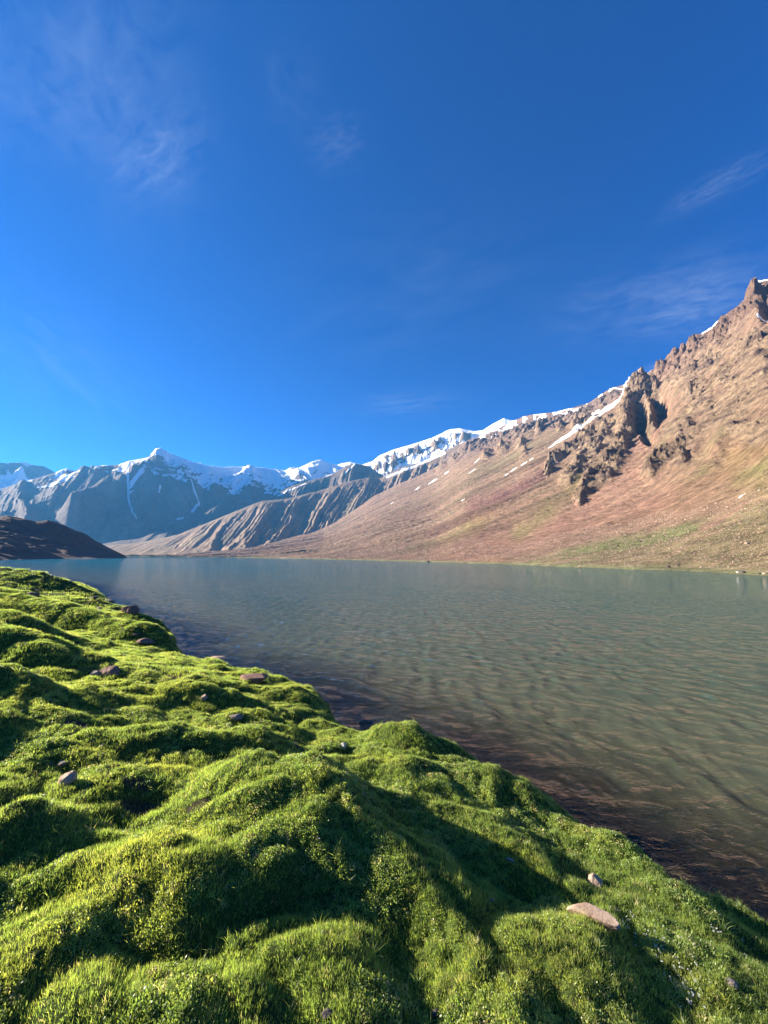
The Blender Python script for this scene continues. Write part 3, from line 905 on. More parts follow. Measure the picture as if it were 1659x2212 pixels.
# one big sheet under everything, out to the horizon (lake bed and valley floor)
nR = np.array([0, 120, 400, 1200, 1400, 3000, 8000, 11800], float); zR = np.array([-6, -6, -6, -5, 1.0, 4, 4, 4])
aa = np.radians(np.linspace(0, 360, 97))
V = np.stack([np.sin(aa)[:, None] * nR, np.cos(aa)[:, None] * nR, zR + 0 * aa[:, None]], -1).reshape(-1, 3)
t = NT('valley_floor_material')
p_ = t.new('ShaderNodeTexCoord').outputs['Object']
t.surf(t.principled(t.mix(t.noise(p_, .01, 8, .6), (.14, .11, .08), (.22, .18, .13)), .95))
obj('valley_floor', make_mesh('valley_floor', V, grid_faces(97, len(nR)), True), t.m, 'structure', 'flat valley floor and lake bed')

# ------------------------------------------------------------------ the lake
azw = np.radians(np.linspace(-66, 60, 1150))
rw = np.concatenate([np.linspace(2.2, 16, 620)[:-1], np.geomspace(16, 1200, 330)])
WX = np.sin(azw)[:, None] * rw[None, :]; WY = np.cos(azw)[:, None] * rw[None, :]
WS = shore_dist(WX, WY)
rn = np.random.default_rng(3)
WZ = np.zeros(WX.shape)
wxw = WX + .35 * pn(WX * .6, WY * .6, 1.); wyw = WY + .35 * pn(WX * .6, WY * .6, 5.)
R_ = np.hypot(WX, WY)
for i in range(30):
    L = rn.uniform(.14, 1.0)
    th = math.radians(rn.normal(-128, 26))          # travelling towards the turf bank
    kx, ky = math.cos(th) * 2 * math.pi / L, math.sin(th) * 2 * math.pi / L
    am = .0150 * L ** 1.0 * rn.uniform(.5, 1.1)
    ph = kx * wxw + ky * wyw + rn.uniform(0, 6.28)
    wgt = .55 + .75 * pn(WX * .33 + i * 3.1, WY * .33, i * 1.7)
    cut = 1 - sst(28 * L, 70 * L, R_)
    WZ += am * wgt * cut * (np.sqrt(np.sin(ph / 2) ** 2 + .09) * -2 + 1.4)
WZ *= sst(0.1, -1.5, WS) * .7 + .3
V = np.stack([WX, WY, WZ], -1).reshape(-1, 3)
t = NT('lake_water_material')
pos = t.new('ShaderNodeTexCoord').outputs['Object']
deep = t.attr('deep').outputs['Fac']
m1 = t.mapping(pos, (1.0, 2.4, 1), (0, 0, math.radians(12)))
m2 = t.mapping(pos, (1.0, 1.8, 1), (0, 0, math.radians(-35)))
w1 = t.noise(m1, 1.1, 3, .55, .4); w2 = t.noise(m2, 4.2, 4, .6, .5); w3 = t.noise(t.mapping(pos, (1, 3, 1)), .16, 3, .5); w4 = t.noise(m1, 16, 3, .6, .3)
nb = t.bump(w3, 1.0, .5)
nb = t.bump(w1, 1.0, .125, nb)
nb = t.bump(w2, 1.0, .055, nb)
nb = t.bump(w4, 1.0, .018, nb)
fr = t.new('ShaderNodeFresnel'); fr.inputs['IOR'].default_value = 1.333; t.l.new(nb, fr.inputs['Normal'])
gl = t.new('ShaderNodeBsdfGlossy'); gl.inputs['Roughness'].default_value = .03; gl.inputs['Color'].default_value = (1, 1, 1, 1); t.l.new(nb, gl.inputs['Normal'])
body = t.new('ShaderNodeBsdfDiffuse')
bc = t.mix(t.noise(t.mapping(pos, (1, 2, 1)), .02, 4, .5), (.004, .078, .070), (.008, .102, .090))
bc = t.mix(t.attr('near').outputs['Fac'], bc, (.086, .074, .030))
t.l.new(bc, body.inputs['Color'])
clear = t.new('ShaderNodeBsdfTransparent'); clear.inputs['Color'].default_value = (.56, .74, .60, 1)
mx1 = t.new('ShaderNodeMixShader'); t.l.new(deep, mx1.inputs[0]); t.l.new(clear.outputs[0], mx1.inputs[1]); t.l.new(body.outputs[0], mx1.inputs[2])
mx2 = t.new('ShaderNodeMixShader'); t.l.new(fr.outputs[0], mx2.inputs[0]); t.l.new(mx1.outputs[0], mx2.inputs[1]); t.l.new(gl.outputs[0], mx2.inputs[2])
t.l.new(mx2.outputs[0], t.out.inputs[0])
wd = sst(0.0, 4.0, -WS + .8 * fbm(WX * .5, WY * .5, 3., 3)) * .97
water = obj('water', make_mesh('water', V, grid_faces(len(azw), len(rw)), True, {'deep': wd, 'near': np.exp(-np.maximum(-WS, 0) / 22.0) * .9}), t.m, 'structure', 'rippled teal lake')

# ------------------------------------------------------------------ grass
def tuft_mesh(name, blades, radius, length, width, seed, segs=3, spread=.5):
    r = np.random.default_rng(seed)
    Vs, Fs, Hs = [], [], []
    for b in range(blades):
        q = radius * math.sqrt(r.random()); a = r.uniform(0, 6.283)
        bx, by = q * math.cos(a), q * math.sin(a)
        L = length * r.uniform(.55, 1.25)
        la = r.uniform(0, 6.283); lean = spread * r.uniform(.1, 1.0)
        dx, dy = math.cos(la), math.sin(la)
        fa = r.uniform(0, 6.283); wx, wy = math.cos(fa), math.sin(fa)
        w = width * r.uniform(.7, 1.2)
        base = len(Vs)
        for k in range(segs + 1):
            u = k / segs
            cx = bx + dx * L * lean * u * u; cy = by + dy * L * lean * u * u
            cz = -.012 + L * (u - .25 * lean * u * u)
            ww = w * (1 - u ** 1.6) if k else w * .8
            if k < segs:
                Vs += [(cx - wx * ww / 2, cy - wy * ww / 2, cz), (cx + wx * ww / 2, cy + wy * ww / 2, cz)]; Hs += [u, u]
            else:
                Vs += [(cx, cy, cz)]; Hs += [u]
        for k in range(segs - 1):
            i = base + 2 * k
            Fs += [(i, i + 1, i + 3), (i, i + 3, i + 2)]
        i = base + 2 * (segs - 1)
        Fs += [(i, i + 1, i + 2)]
    return make_mesh(name, np.array(Vs), np.array(Fs), True, {'along': np.array(Hs)})


def grass_material(name, leafy=False):
    t = NT(name)
    tint = t.attr('tint', 'INSTANCER').outputs['Fac']
    hue = t.attr('hue', 'INSTANCER').outputs['Fac']
    al = t.attr('along').outputs['Fac']
    c = t.mix(hue, (.165, .245, .062), (.400, .395, .085))
    c = t.mix(t.math('MULTIPLY', al, .55), c, (.33, .41, .15))
    c = t.mix(t.rng(tint, .89, .97), c, (.34, .30, .17))
    c2 = t.mix(1.0, c, t.new('ShaderNodeCombineXYZ').outputs[0], 'MULTIPLY')
    cm = c2.node.inputs[2].links[0].from_node
    v = t.rng(tint, 0, 1, .6, 1.35)
    for i in range(3): t.l.new(v, cm.inputs[i])
    d = t.new('ShaderNodeBsdfPrincipled'); t.l.new(c2, d.inputs['Base Color']); d.inputs['Roughness'].default_value = .36; d.inputs['Specular IOR Level'].default_value = .5
    tr = t.new('ShaderNodeBsdfTranslucent')
    t.l.new(t.mix(1.0, c2, (1.9, 1.9, .9), 'MULTIPLY'), tr.inputs['Color'])
    m = t.new('ShaderNodeMixShader'); m.inputs[0].default_value = .56
    t.l.new(d.outputs[0], m.inputs[1]); t.l.new(tr.outputs[0], m.inputs[2])
    t.l.new(m.outputs[0], t.out.inputs[0])
    return t.m


mat_grass = grass_material('grass_blade_material')


def scatter(name, P, N, scale, tint, hue, sources, mat, pick=None, **tags):
    """points with an upright direction each; geometry nodes put one of the source meshes on every point"""
    me = bpy.data.meshes.new(name)
    me.vertices.add(len(P)); me.vertices.foreach_set('co', np.ascontiguousarray(P, np.float32).ravel())
    for an, v in (('tint', tint), ('hue', hue), ('size', scale), ('spin', RNG.uniform(0, 6.283, len(P)))):
        a = me.attributes.new(an, 'FLOAT', 'POINT'); a.data.foreach_set('value', np.ascontiguousarray(v, np.float32))
    a = me.attributes.new('pick', 'INT', 'POINT'); a.data.foreach_set('value', (RNG.integers(0, len(sources), len(P)) if pick is None else pick).astype(np.int32))
    a = me.attributes.new('up', 'FLOAT_VECTOR', 'POINT'); a.data.foreach_set('vector', np.ascontiguousarray(N, np.float32).ravel())
    o = obj(name, me, None, **tags)
    ng = bpy.data.node_groups.new(name + '_nodes', 'GeometryNodeTree')
    ng.interface.new_socket('Geometry', in_out='INPUT', socket_type='NodeSocketGeometry')
    ng.interface.new_socket('Geometry', in_out='OUTPUT', socket_type='NodeSocketGeometry')
    n, l = ng.nodes, ng.links
    gi, go = n.new('NodeGroupInput'), n.new('NodeGroupOutput')
    m2p = n.new('GeometryNodeMeshToPoints'); l.new(gi.outputs[0], m2p.inputs['Mesh'])
    iop = n.new('GeometryNodeInstanceOnPoints'); l.new(m2p.outputs[0], iop.inputs['Points'])
    gg = n.new('GeometryNodeGeometryToInstance')
    for so in reversed(sources):
        oi = n.new('GeometryNodeObjectInfo'); oi.inputs['Object'].default_value = so; oi.inputs['As Instance'].default_value = True
        l.new(oi.outputs['Geometry'], gg.inputs[0])
    # (each source arrives as one instance)
    l.new(gg.outputs[0], iop.inputs['Instance'])
    ji = n.new('GeometryNodeJoinGeometry')
    n.remove(gg)
    for nd in [x for x in n if x.bl_idname == 'GeometryNodeObjectInfo']:
        l.new(nd.outputs['Geometry'], ji.inputs[0])
    l.new(ji.outputs[0], iop.inputs['Instance'])
    iop.inputs['Pick Instance'].default_value = True

    def na(nm, ty):
        q = n.new('GeometryNodeInputNamedAttribute'); q.data_type = ty; q.inputs[0].default_value = nm
        return q.outputs[0]
    l.new(na('pick', 'INT'), iop.inputs['Instance Index'])
    al = n.new('FunctionNodeAlignRotationToVector') if hasattr(bpy.types, 'FunctionNodeAlignRotationToVector') else n.new('FunctionNodeAlignEulerToVector')
    al.axis = 'Z'
    l.new(na('up', 'FLOAT_VECTOR'), al.inputs['Vector'])
    rot = n.new('FunctionNodeRotateRotation'); rot.rotation_space = 'LOCAL'
    e2r = n.new('FunctionNodeEulerToRotation')
    cb = n.new('ShaderNodeCombineXYZ'); l.new(na('spin', 'FLOAT'), cb.inputs[2])
    l.new(cb.outputs[0], e2r.inputs[0])
    l.new(al.outputs[0], rot.inputs[0]); l.new(e2r.outputs[0], rot.inputs[1])
    l.new(rot.outputs[0], iop.inputs['Rotation'])
    l.new(na('size', 'FLOAT'), iop.inputs['Scale'])
    l.new(iop.outputs[0], go.inputs[0])
    md = o.modifiers.new('scatter', 'NODES'); md.node_group = ng
    return o


def source(name, me, mat):
    o = bpy.data.objects.new(name, me)     # never linked to the scene: only its instances exist
    me.materials.append(mat)
    return o


def ground_normal(x, y, e=.05):
    zx = (ground_h(x + e, y, False) - ground_h(x - e, y, False)) / (2 * e)
    zy = (ground_h(x, y + e, False) - ground_h(x, y - e, False)) / (2 * e)
    n = np.stack([-zx, -zy, np.ones_like(zx)], -1)
    return n / np.linalg.norm(n, axis=-1, keepdims=True)


def grass_points(r0, r1, dens, a0=-58, a1=54, seed=1):
    rg = np.random.default_rng(seed)
    area = math.radians(a1 - a0) / 2 * (r1 * r1 - r0 * r0)
    n = int(area * dens)
    r = np.sqrt(rg.uniform(r0 * r0, r1 * r1, n)); a = np.radians(rg.uniform(a0, a1, n))
    x, y = np.sin(a) * r, np.cos(a) * r
    s = shore_dist(x, y)
    keep = s > -.06
    x, y = x[keep], y[keep]
    z = ground_h(x, y)
    so = soil_mask(x, y)
    k = (z > .05) & (rg.random(len(x)) > so * .85)
    x, y, z = x[k], y[k], z[k]
    return x, y, z


LEAFY = [base_hit(a, b) + (c,) for a, b, c in ((700, 1730, .35), (760, 1800, .3), (640, 1690, .3), (950, 1680, .35), (540, 1600, .25), (1470, 2050, .2), (1330, 1850, .3), (700, 1530, .3))]


def leafy_mesh(name, leaves, radius, length, width, seed):
    r = np.random.default_rng(seed)
    Vs, Fs, Hs = [], [], []
    for b in range(leaves):
        q = radius * math.sqrt(r.random()); a = r.uniform(0, 6.283)
        bx, by, bz = q * math.cos(a), q * math.sin(a), r.uniform(0, .012)
        la = r.uniform(0, 6.283); el = r.uniform(.35, 1.3)
        L = length * r.uniform(.6, 1.2); w = width * r.uniform(.7, 1.2)
        d = np.array((math.cos(la) * math.cos(el), math.sin(la) * math.cos(el), math.sin(el)))
        sd = np.array((-math.sin(la), math.cos(la), 0)) * w / 2
        p = np.array((bx, by, bz)); i = len(Vs)
        Vs += [tuple(p), tuple(p + d * L * .5 + sd), tuple(p + d * L * .5 - sd), tuple(p + d * L - np.array((0, 0, L * .12)))]
        Hs += [0, .5, .5, .8]
        Fs += [(i, i + 1, i + 2), (i + 1, i + 3, i + 2)]
    return make_mesh(name, np.array(Vs), np.array(Fs), False, {'along': np.array(Hs)})


def build_grass(name, r0, r1, dens, srcs, smin, smax, seed, leafy=False):
    x, y, z = grass_points(r0, r1, dens, seed=seed)
    N = ground_normal(x, y)
    up = N * .55 + np.array((0, 0, .6)) + RNG.normal(0, .12, (len(x), 3))
    up /= np.linalg.norm(up, axis=1, keepdims=True)
    hgt = .5 + .5 * fbm(x * 1.3, y * 1.3, 19., 3)
    sc = smin + (smax - smin) * np.clip(hgt + RNG.normal(0, .18, len(x)), 0, 1)
    yel = yellow_mask(x, y)
    hue = np.clip(.13 + .66 * yel + RNG.normal(0, .16, len(x)), 0, 1)
    tint = RNG.uniform(0, 1, len(x)) ** 1.0
    pick = None
    if leafy:                                    # low broad-leaved cushions and long sedge among the turf
        nl = len(srcs)
        pick = RNG.integers(0, nl - 4, len(x))
        lm = sst(.02, .30, fbm(x * 1.4, y * 1.4, 41., 3)) * .75
        for cx, cy, r in LEAFY: lm = np.maximum(lm, np.exp(-((x - cx) ** 2 + (y - cy) ** 2) / r ** 2) * .85)
        q = RNG.random(len(x))
        pick = np.where(q < lm, nl - 4 + RNG.integers(0, 2, len(x)), pick)
        sg = sst(.15, .4, fbm(x * 2.4, y * 2.4, 51., 3)) * .07 + .008
        pick = np.where(q > 1 - sg, nl - 2 + RNG.integers(0, 2, len(x)), pick)
        hue = np.where(pick >= nl - 2, np.clip(hue + .1, 0, 1), hue)
    return scatter(name, np.stack([x, y, z], 1), up, sc, tint, hue, srcs, mat_grass, pick, kind='stuff')


near_src = [source('grass_tuft', tuft_mesh('grass_tuft', 12, .028, .033, .0032, 40 + i), mat_grass) for i in range(5)]
near_src += [source('grass_tuft', leafy_mesh('leafy_cushion', 22, .030, .018, .0075, 140 + i), mat_grass) for i in range(2)]
near_src += [source('grass_tuft', tuft_mesh('sedge_tuft', 9, .016, .075, .0036, 150 + i, 4, .8), mat_grass) for i in range(2)]
mid_src = [source('grass_tuft_mid', tuft_mesh('grass_tuft_mid', 22, .075, .042, .0060, 60 + i, 2), mat_grass) for i in range(4)]
far_src = [source('grass_tuft_far', tuft_mesh('grass_tuft_far', 30, .26, .075, .018, 80 + i, 2), mat_grass) for i in range(4)]
GRASS_ON = True
if GRASS_ON:
    g1 = build_grass('grass', .9, 4.2, 2300, near_src, .7, 1.4, 1, True)
    g2 = build_grass('grass', 4.2, 9.0, 1150, near_src, .8, 1.6, 2, True)
    g3 = build_grass('grass', 9.0, 24, 230, mid_src, .8, 1.5, 3)
    g4 = build_grass('grass', 24, 115, 13, far_src, .7, 1.4, 4)
    for g, lb in ((g1, 'short turf nearest the viewer'), (g2, 'short turf on the hummocks a few steps away'), (g3, 'turf of the middle shore'), (g4, 'turf of the distant shore')):
        g['label'] = lb

# ------------------------------------------------------------------ stones
def ico(sub):
    import bmesh
    bm = bmesh.new(); bmesh.ops.create_icosphere(bm, subdivisions=sub, radius=1)
    V = np.array([v.co[:] for v in bm.verts]); F = np.array([[v.index for v in f.verts] for f in bm.faces]); bm.free()
    return V, F


ICO = {k: ico(k) for k in (2, 3, 4, 5)}


def rock_mesh(name, seed, size, sub=5, cuts=9, rough=.10, flat=False, fr=2.2, lo=.55, hi=.86):
    V, F = ICO[sub]
    V = V.copy()
    r = np.random.default_rng(seed)
    for i in range(cuts):                                     # facets: cut with random planes
        n = r.normal(size=3); n /= np.linalg.norm(n)
        d = r.uniform(lo, hi)
        h = V @ n
        V -= np.maximum(h - d, 0)[:, None] * n * .93
    k = 1 + rough * fbm(V[:, 0] * fr + seed, V[:, 1] * fr, V[:, 2] * fr, 5, gain=.6) + rough * .35 * (ridged(V[:, 0] * 4 + seed, V[:, 1] * 4, V[:, 2] * 4, 3) - .4)
    V = V * k[:, None] * np.array(size)
    return make_mesh(name, V, F, not flat)


def stone_material(name, c1, c2, sc=9):
    t = NT(name)
    pos = t.new('ShaderNodeTexCoord').outputs['Object']
    a = t.noise(pos, sc, 9, .7); b = t.noise(t.mapping(pos, (1, 1, 5), (.5, .3, 0)), sc * .6, 6, .6, 1.0); c = t.noise(pos, sc * 7, 4, .7)
    col = t.mix(t.rng(b, .35, .65), c1, c2)
    col = t.mix(t.rng(c, .55, .75, 0, .6), col, tuple(q * .45 for q in c1))
    col = t.mix(t.rng(a, .60, .72, 0, .55), col, tuple(min(1, q * 1.6) for q in c2))
    return t.surf(t.principled(col, .85, t.bump(t.math('ADD', a, t.math('MULTIPLY', c, .3)), .7, .02), .25))


M_red = stone_material('red_stone_material', (.165, .085, .060), (.270, .160, .115))
M_tan = stone_material('tan_stone_material', (.300, .200, .140), (.430, .320, .230))
M_grey = stone_material('grey_stone_material', (.170, .135, .105), (.270, .220, .175))
M_pale = stone_material('pale_stone_material', (.420, .390, .350), (.560, .540, .500))
M_dark = stone_material('dark_stone_material', (.060, .048, .042), (.120, .095, .080))

# picture position of the middle of the stone's foot, size (m): across, deep, high, turn, seed, material, label
STONES = [
    (278, 1324, 31, .9, .80, 10, 101, M_red, 3, 'pointed dark red-brown boulder standing at the edge of the water', 'boulder'),
    (237, 1457, 47, .7, .46, 5, 102, M_red, 9, 'rounded reddish stone with a small grey stone against it', 'stone'),
    (203, 1459, 26, .8, .50, -20, 103, M_grey, 8, 'small dark grey stone leaning on the rounded reddish stone', 'stone'),
    (550, 1472, 74, .5, .28, 4, 104, M_red, 7, 'long flat layered brown slab on the edge of the bank', 'slab'),
    (467, 1424, 52, .6, .18, 4, 105, M_tan, 7, 'flat tan rock lapped by the water beyond the bank', 'stone'),
    (314, 1388, 36, .7, .30, 12, 106, M_red, 8, 'pinkish flat stone on top of the large grassy mound', 'stone'),
    (293, 1372, 24, .7, .30, 12, 126, M_dark, 8, 'dark stone behind the pinkish one on the mound', 'stone'),
    (438, 1511, 17, .8, .80, -25, 107, M_tan, 8, 'small pale tan stone upright in bright turf', 'stone'),
    (507, 1552, 30, .7, .36, 5, 108, M_grey, 6, 'low grey-brown stone just above the long shadow', 'stone'),
    (145, 1690, 36, .9, .75, 0, 109, M_tan, 11, 'round tan stone like a loaf in the turf at left', 'stone'),
    (136, 1650, 30, .7, .26, 0, 110, M_grey, 8, 'small flat grey stone behind the round tan one', 'stone'),
    (741, 1618, 15, .9, 1.0, 10, 111, M_pale, 8, 'whitish stone in the shaded gully between hummocks', 'stone'),
    (1289, 1912, 27, .9, .80, -30, 112, M_tan, 11, 'smooth egg-shaped grey-tan stone above the large slab', 'stone'),
    (1289, 1990, 92, .48, .34, -24, 113, M_tan, 6, 'large pale pink-tan slab, the biggest in the near turf', 'slab'),
    (1578, 2128, 32, .6, .36, -30, 114, M_grey, 7, 'grey stone lying in the shadow near the right edge', 'stone'),
    (1101, 1862, 22, .5, .30, -20, 115, M_grey, 7, 'half buried grey stone in the shaded hollow, upper one', 'stone'),
    (1062, 1948, 17, .6, .40, 0, 116, M_grey, 7, 'half buried grey stone in the shaded hollow, lower one', 'stone'),
    (706, 2196, 22, .7, .50, 20, 117, M_dark, 7, 'grey stone sunk in long grass at the bottom of the picture', 'stone'),  # dark material: the shade this stone lies in is put into its colour
    (940, 2192, 17, .7, .60, 0, 118, M_dark, 7, 'brownish stone in dark grass right of the sunken grey one', 'stone'),  # shade painted in here too, by the dark material
    (70, 1284, 26, .7, .34, 0, 119, M_red, 7, 'dark red flat boulder among the far hummocks', 'boulder'),
    (232, 1301, 24, .6, .32, 0, 120, M_tan, 7, 'grey-tan boulder at the water beyond the pointed boulder', 'boulder'),
    (212, 1316, 16, .6, .36, 0, 121, M_tan, 7, 'small tan rock in turf left of the pointed boulder', 'stone'),
    (216, 1283, 18, .7, .36, 0, 122, M_dark, 7, 'dark rock at the tip of the distant shore', 'boulder'),
    (200, 1292, 20, .7, .30, 0, 123, M_dark, 7, 'dark rock just inside the tip of the distant shore', 'boulder'),
    (193, 1265, 10, .7, .40, 0, 124, M_dark, 7, 'small dark rock on the far waterline', 'boulder'),
    (150, 1256, 10, .7, .30, 0, 125, M_tan, 7, 'tiny pale rock on the far waterline', 'boulder'),
    (790, 1562, 34, .7, .36, 25, 127, M_red, 7, 'wet reddish rock in the water behind the shore hummock', 'stone'),
    #(660, 1738, 13, .8, .5, 0, 128, M_pale, 7, 'little pale stone in the turf of the big central hummock', 'stone'),
    #(1178, 1802, 8, .8, .5, 0, 129, M_pale, 7, 'tiny white pebble in the shaded turf', 'stone'),
]
for (px, py, wpx, dep, hi, turn, seed, mat, cuts, lab, cat) in STONES:
    gx, gy, gz, tt_ = ground_hit(px, py)
    if px == 467 or px == 790:
        gx, gy = plane_hit(px, py - 3, 0.0); gx, gy = float(gx), float(gy); gz = -.06; tt_ = math.hypot(gx, gy)
    wm = wpx / FOC * float(np.dot(np.array((gx, gy, gz - CAM_H)), CF))
    a, b, c = wm / 2, wm / 2 * dep, wm / 2 * hi * 1.35
    me = rock_mesh('stone', seed, (a * 1.12, b * 1.12, c), 5, cuts, .13) if cat != 'slab' else rock_mesh('stone', seed, (a * 1.25, b * 1.2, c), 5, 16, .07, lo=.42, hi=.72)
    o = obj('boulder' if cat == 'boulder' else 'stone', me, mat, None, lab, cat)
    o.location = (gx, gy + b * .4, gz + c * (.38 if cat == 'slab' else .12))
    o.rotation_euler = (0, 0, math.radians(turn))

# rubble and boulders on the apron across the water
def scatter_on_A(n, cond, seed):
    me = mtn_A.data
    co = np.zeros(len(me.vertices) * 3, np.float32); me.vertices.foreach_get('co', co); co = co.reshape(-1, 3)
    f = grid_faces(len(xsA), 644)
    rg = np.random.default_rng(seed)
    cand = co[f].mean(1)
    px, py = proj(cand[:, 0], cand[:, 1], cand[:, 2])
    ok = cond(px, py, cand)
    f = f[ok]
    area = np.linalg.norm(np.cross(co[f[:, 1]] - co[f[:, 0]], co[f[:, 3]] - co[f[:, 0]]), axis=1)
    d = np.hypot(cand[ok][:, 0], cand[ok][:, 1])
    wgt = area / d ** 1.3
    pick = rg.choice(len(f), n, p=wgt / wgt.sum())
    u, v = rg.random((2, n, 1))
    q = f[pick]
    return (co[q[:, 0]] * (1 - u) * (1 - v) + co[q[:, 1]] * u * (1 - v) + co[q[:, 2]] * u * v + co[q[:, 3]] * (1 - u) * v)


t = NT('rubble_material')
tint = t.attr('tint', 'INSTANCER').outputs['Fac']; hue = t.attr('hue', 'INSTANCER').outputs['Fac']
c = t.mix(hue, (.27, .165, .125), (.40, .31, .23))
c2 = t.mix(1.0, c, t.new('ShaderNodeCombineXYZ').outputs[0], 'MULTIPLY')
cm = c2.node.inputs[2].links[0].from_node
v = t.rng(tint, 0, 1, .45, 1.3)
for i in range(3): t.l.new(v, cm.inputs[i])
M_rub = t.surf(t.principled(c2, .95, None, .1))
rub_src = [source('rubble_stone', rock_mesh('rubble_stone', 300 + i, (1, .8, .62), 2, 6, .2, True), M_rub) for i in range(5)]


def cond_ap(px, py, c):
    edge = np.interp(px, [850, 1050, 1130, 1300, 1480, 1659, 2300], [1185, 1175, 1165, 1135, 1105, 1060, 940])
    n = fbm(c[:, 0] * .012, c[:, 1] * .012, 3., 3)
    return (py > edge + 30 * n) & (c[:, 2] > .9) & (px > 700) & (px < 1760) & (np.hypot(c[:, 0], c[:, 1]) < 1100)


P = scatter_on_A(45000, cond_ap, 5)
d = np.linalg.norm(P, axis=1)
sz = .13 * (1 + RNG.pareto(2.8, len(P))).clip(0, 4) * np.clip(d / 240, .6, 2.6)
scatter('rubble', P, np.tile((0, 0, 1.), (len(P), 1)) + RNG.normal(0, .3, (len(P), 3)), sz, RNG.random(len(P)), RNG.random(len(P)) ** 1.5, rub_src, M_rub, kind='stuff', label='loose rubble strewn over the slope across the water')

_co = np.zeros(len(mtn_A.data.vertices) * 3, np.float32); mtn_A.data.vertices.foreach_get('co', _co); _co = _co.reshape(-1, 3)
_fx, _fy = proj(_co[:, 0], _co[:, 1], _co[:, 2])
_vis = _co[:, 2] > .25
for i, (px, py, w, mat, lab) in enumerate([
        (1604, 1243, 15, M_dark, 'black boulder in place of an unidentified dark object, with a pale one at its left, by the water on the right shore'),  # boulder pair added to stand in for an unidentified black and white object
        (1595, 1247, 9, M_pale, 'pale boulder in place of the white part of that unidentified object, touching the black one by the water on the right shore'),
        (1641, 1243, 9, M_dark, 'dark boulder between the black boulder and the right edge'),
        (1652, 1245, 12, M_tan, 'big pale tan boulder on the far shore at the right edge of the picture'),
        (1465, 1222, 8, M_dark, 'dark boulder above the green strip of the far shore'),
        (1443, 1225, 11, M_dark, 'widest dark boulder above the green strip of the far shore'),
        (1585, 1215, 9, M_tan, 'pale boulder on the green strip above the black boulder'),
        (1614, 1176, 13, M_tan, 'pale boulder in the pink rubble high above the black boulder'),
        (1384, 1171, 9, M_dark, 'dark boulder in the upper green band of the far slope'),
        (1334, 1180, 8, M_dark, 'small dark boulder left of the other dark ones on the far slope'),
        (1253, 1235, 7, M_tan, 'pale boulder at the far waterline below the scree fan'),
        (925, 1222, 8, M_dark, 'dark rocks at the far waterline near the middle of the shore')]):
    k = np.argmin((_fx - px) ** 2 + (_fy - py) ** 2 + (~_vis) * 1e6)
    p = _co[k]
    wm = w / FOC * float(np.dot(np.array(p) - np.array((0, 0, CAM_H)), CF))
    o = obj('boulder', rock_mesh('boulder', 400 + i, (wm * .4, wm * .36, wm * .26), 3, 9, .2), mat, None, lab, 'boulder')
    o.location = (p[0], p[1], p[2] + wm * .12)

# ------------------------------------------------------------------ small white flowers
def flower_mesh():
    Vs, Fs = [], []
    r = np.random.default_rng(9)
    for k in range(6):
        a = r.uniform(0, 6.28); q = .018 * math.sqrt(r.random()); cx, cy, cz = q * math.cos(a), q * math.sin(a), r.uniform(.025, .04)
        tx, ty = r.normal(0, .35, 2)
        for p in range(5):
            b = p * 1.2566; i = len(Vs)
            for (rad, db) in ((.0008, 0), (.0042, -.42), (.0056, 0), (.0042, .42)):
                x, y = rad * math.cos(b + db), rad * math.sin(b + db)
                Vs.append((cx + x, cy + y, cz + tx * x + ty * y))
            Fs.append((i, i + 1, i + 2, i + 3))
    return make_mesh('white_flower', np.array(Vs), np.array(Fs), False)


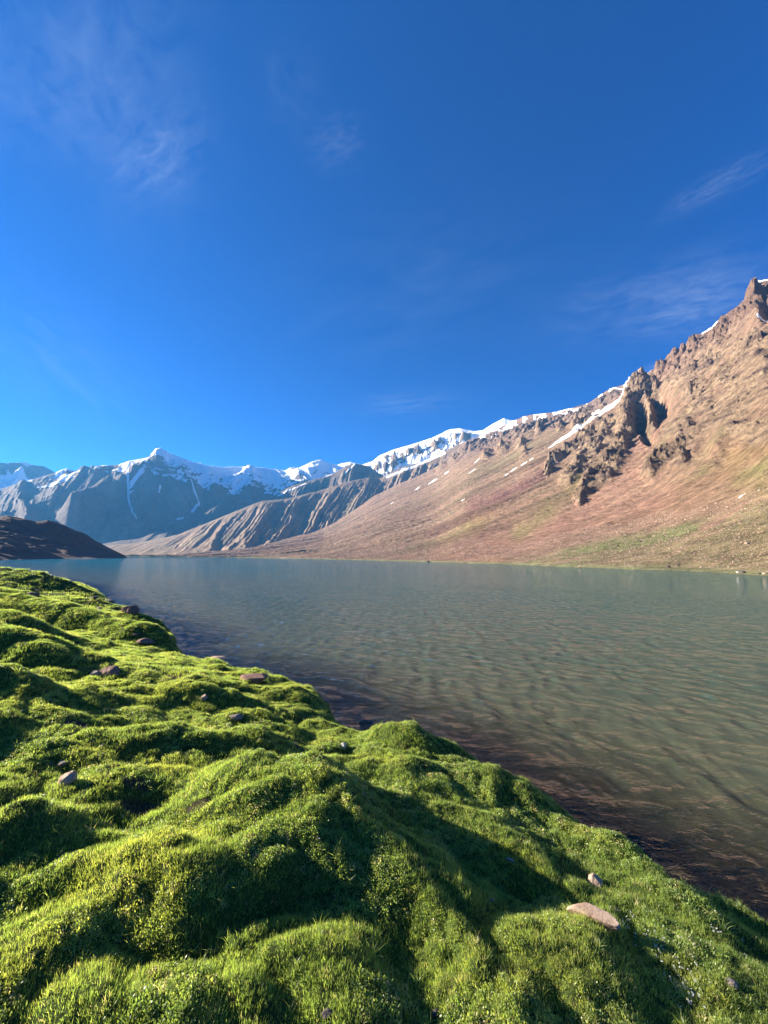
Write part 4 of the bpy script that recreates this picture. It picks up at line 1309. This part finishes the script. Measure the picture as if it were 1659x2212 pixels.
t = NT('petal_material')
d_ = t.new('ShaderNodeBsdfDiffuse'); d_.inputs[0].default_value = (.75, .76, .70, 1)
t_ = t.new('ShaderNodeBsdfTranslucent'); t_.inputs[0].default_value = (.75, .76, .66, 1)
m_ = t.new('ShaderNodeMixShader'); m_.inputs[0].default_value = .4; t.l.new(d_.outputs[0], m_.inputs[1]); t.l.new(t_.outputs[0], m_.inputs[2]); t.l.new(m_.outputs[0], t.out.inputs[0])
fsrc = source('white_flower', flower_mesh(), t.m)
FP = []
for (px, py, r, n) in [(1370, 2015, .10, 26), (1400, 2035, .06, 12), (1450, 2080, .06, 14), (1480, 2140, .07, 34), (1500, 2150, .05, 16), (1240, 1700, .25, 5), (770, 1705, .12, 18), (790, 1712, .06, 12), (720, 1740, .2, 12), (600, 1660, .3, 10), (1350, 1985, .05, 6),
                       (1392, 1822, .06, 10), (1440, 1860, .1, 8), (1530, 1890, .08, 8), (1560, 1910, .06, 6), (1570, 2030, .10, 12), (690, 1480, .4, 12), (560, 1600, .2, 10), (1190, 1760, .2, 8), (1460, 2030, .08, 8), (620, 1610, .15, 8)]:
    gx, gy, gz, _ = ground_hit(px, py)
    n = max(3, int(n * .6)); q = RNG.normal(0, r, (n, 2)) + (gx, gy)
    FP.append(np.concatenate([q, ground_h(q[:, 0], q[:, 1])[:, None]], 1))
FP = np.concatenate(FP)
FP = FP[FP[:, 2] > .15]
scatter('white_flowers', FP, np.tile((0, 0, 1.), (len(FP), 1)) + RNG.normal(0, .15, (len(FP), 3)), RNG.uniform(.5, .9, len(FP)), RNG.random(len(FP)), RNG.random(len(FP)), [fsrc], t.m, kind='stuff', label='tiny white flowers in the turf')

# ------------------------------------------------------------------ haze
HAZE_ON = True
if HAZE_ON:
    x0, x1, y0, y1, z0, z1 = -12000, 12000, -12000, 12000, -8, 1900
    V = np.array([(x, y, z) for x in (x0, x1) for y in (y0, y1) for z in (z0, z1)], float)
    F = np.array([(0, 1, 3, 2), (4, 6, 7, 5), (0, 4, 5, 1), (2, 3, 7, 6), (0, 2, 6, 4), (1, 5, 7, 3)])
    hm = bpy.data.materials.new('haze_material'); hm.use_nodes = True
    hn = hm.node_tree.nodes; hn.clear()
    ho = hn.new('ShaderNodeOutputMaterial'); hv = hn.new('ShaderNodeVolumePrincipled')
    hv.inputs['Color'].default_value = (.12, .46, .94, 1)
    hv.inputs['Density'].default_value = 4.8e-5
    hv.inputs['Anisotropy'].default_value = .2
    hm.node_tree.links.new(hv.outputs[0], ho.inputs['Volume'])
    obj('haze', make_mesh('haze', V, F, False), hm, 'stuff', 'thin blue haze over the valley')
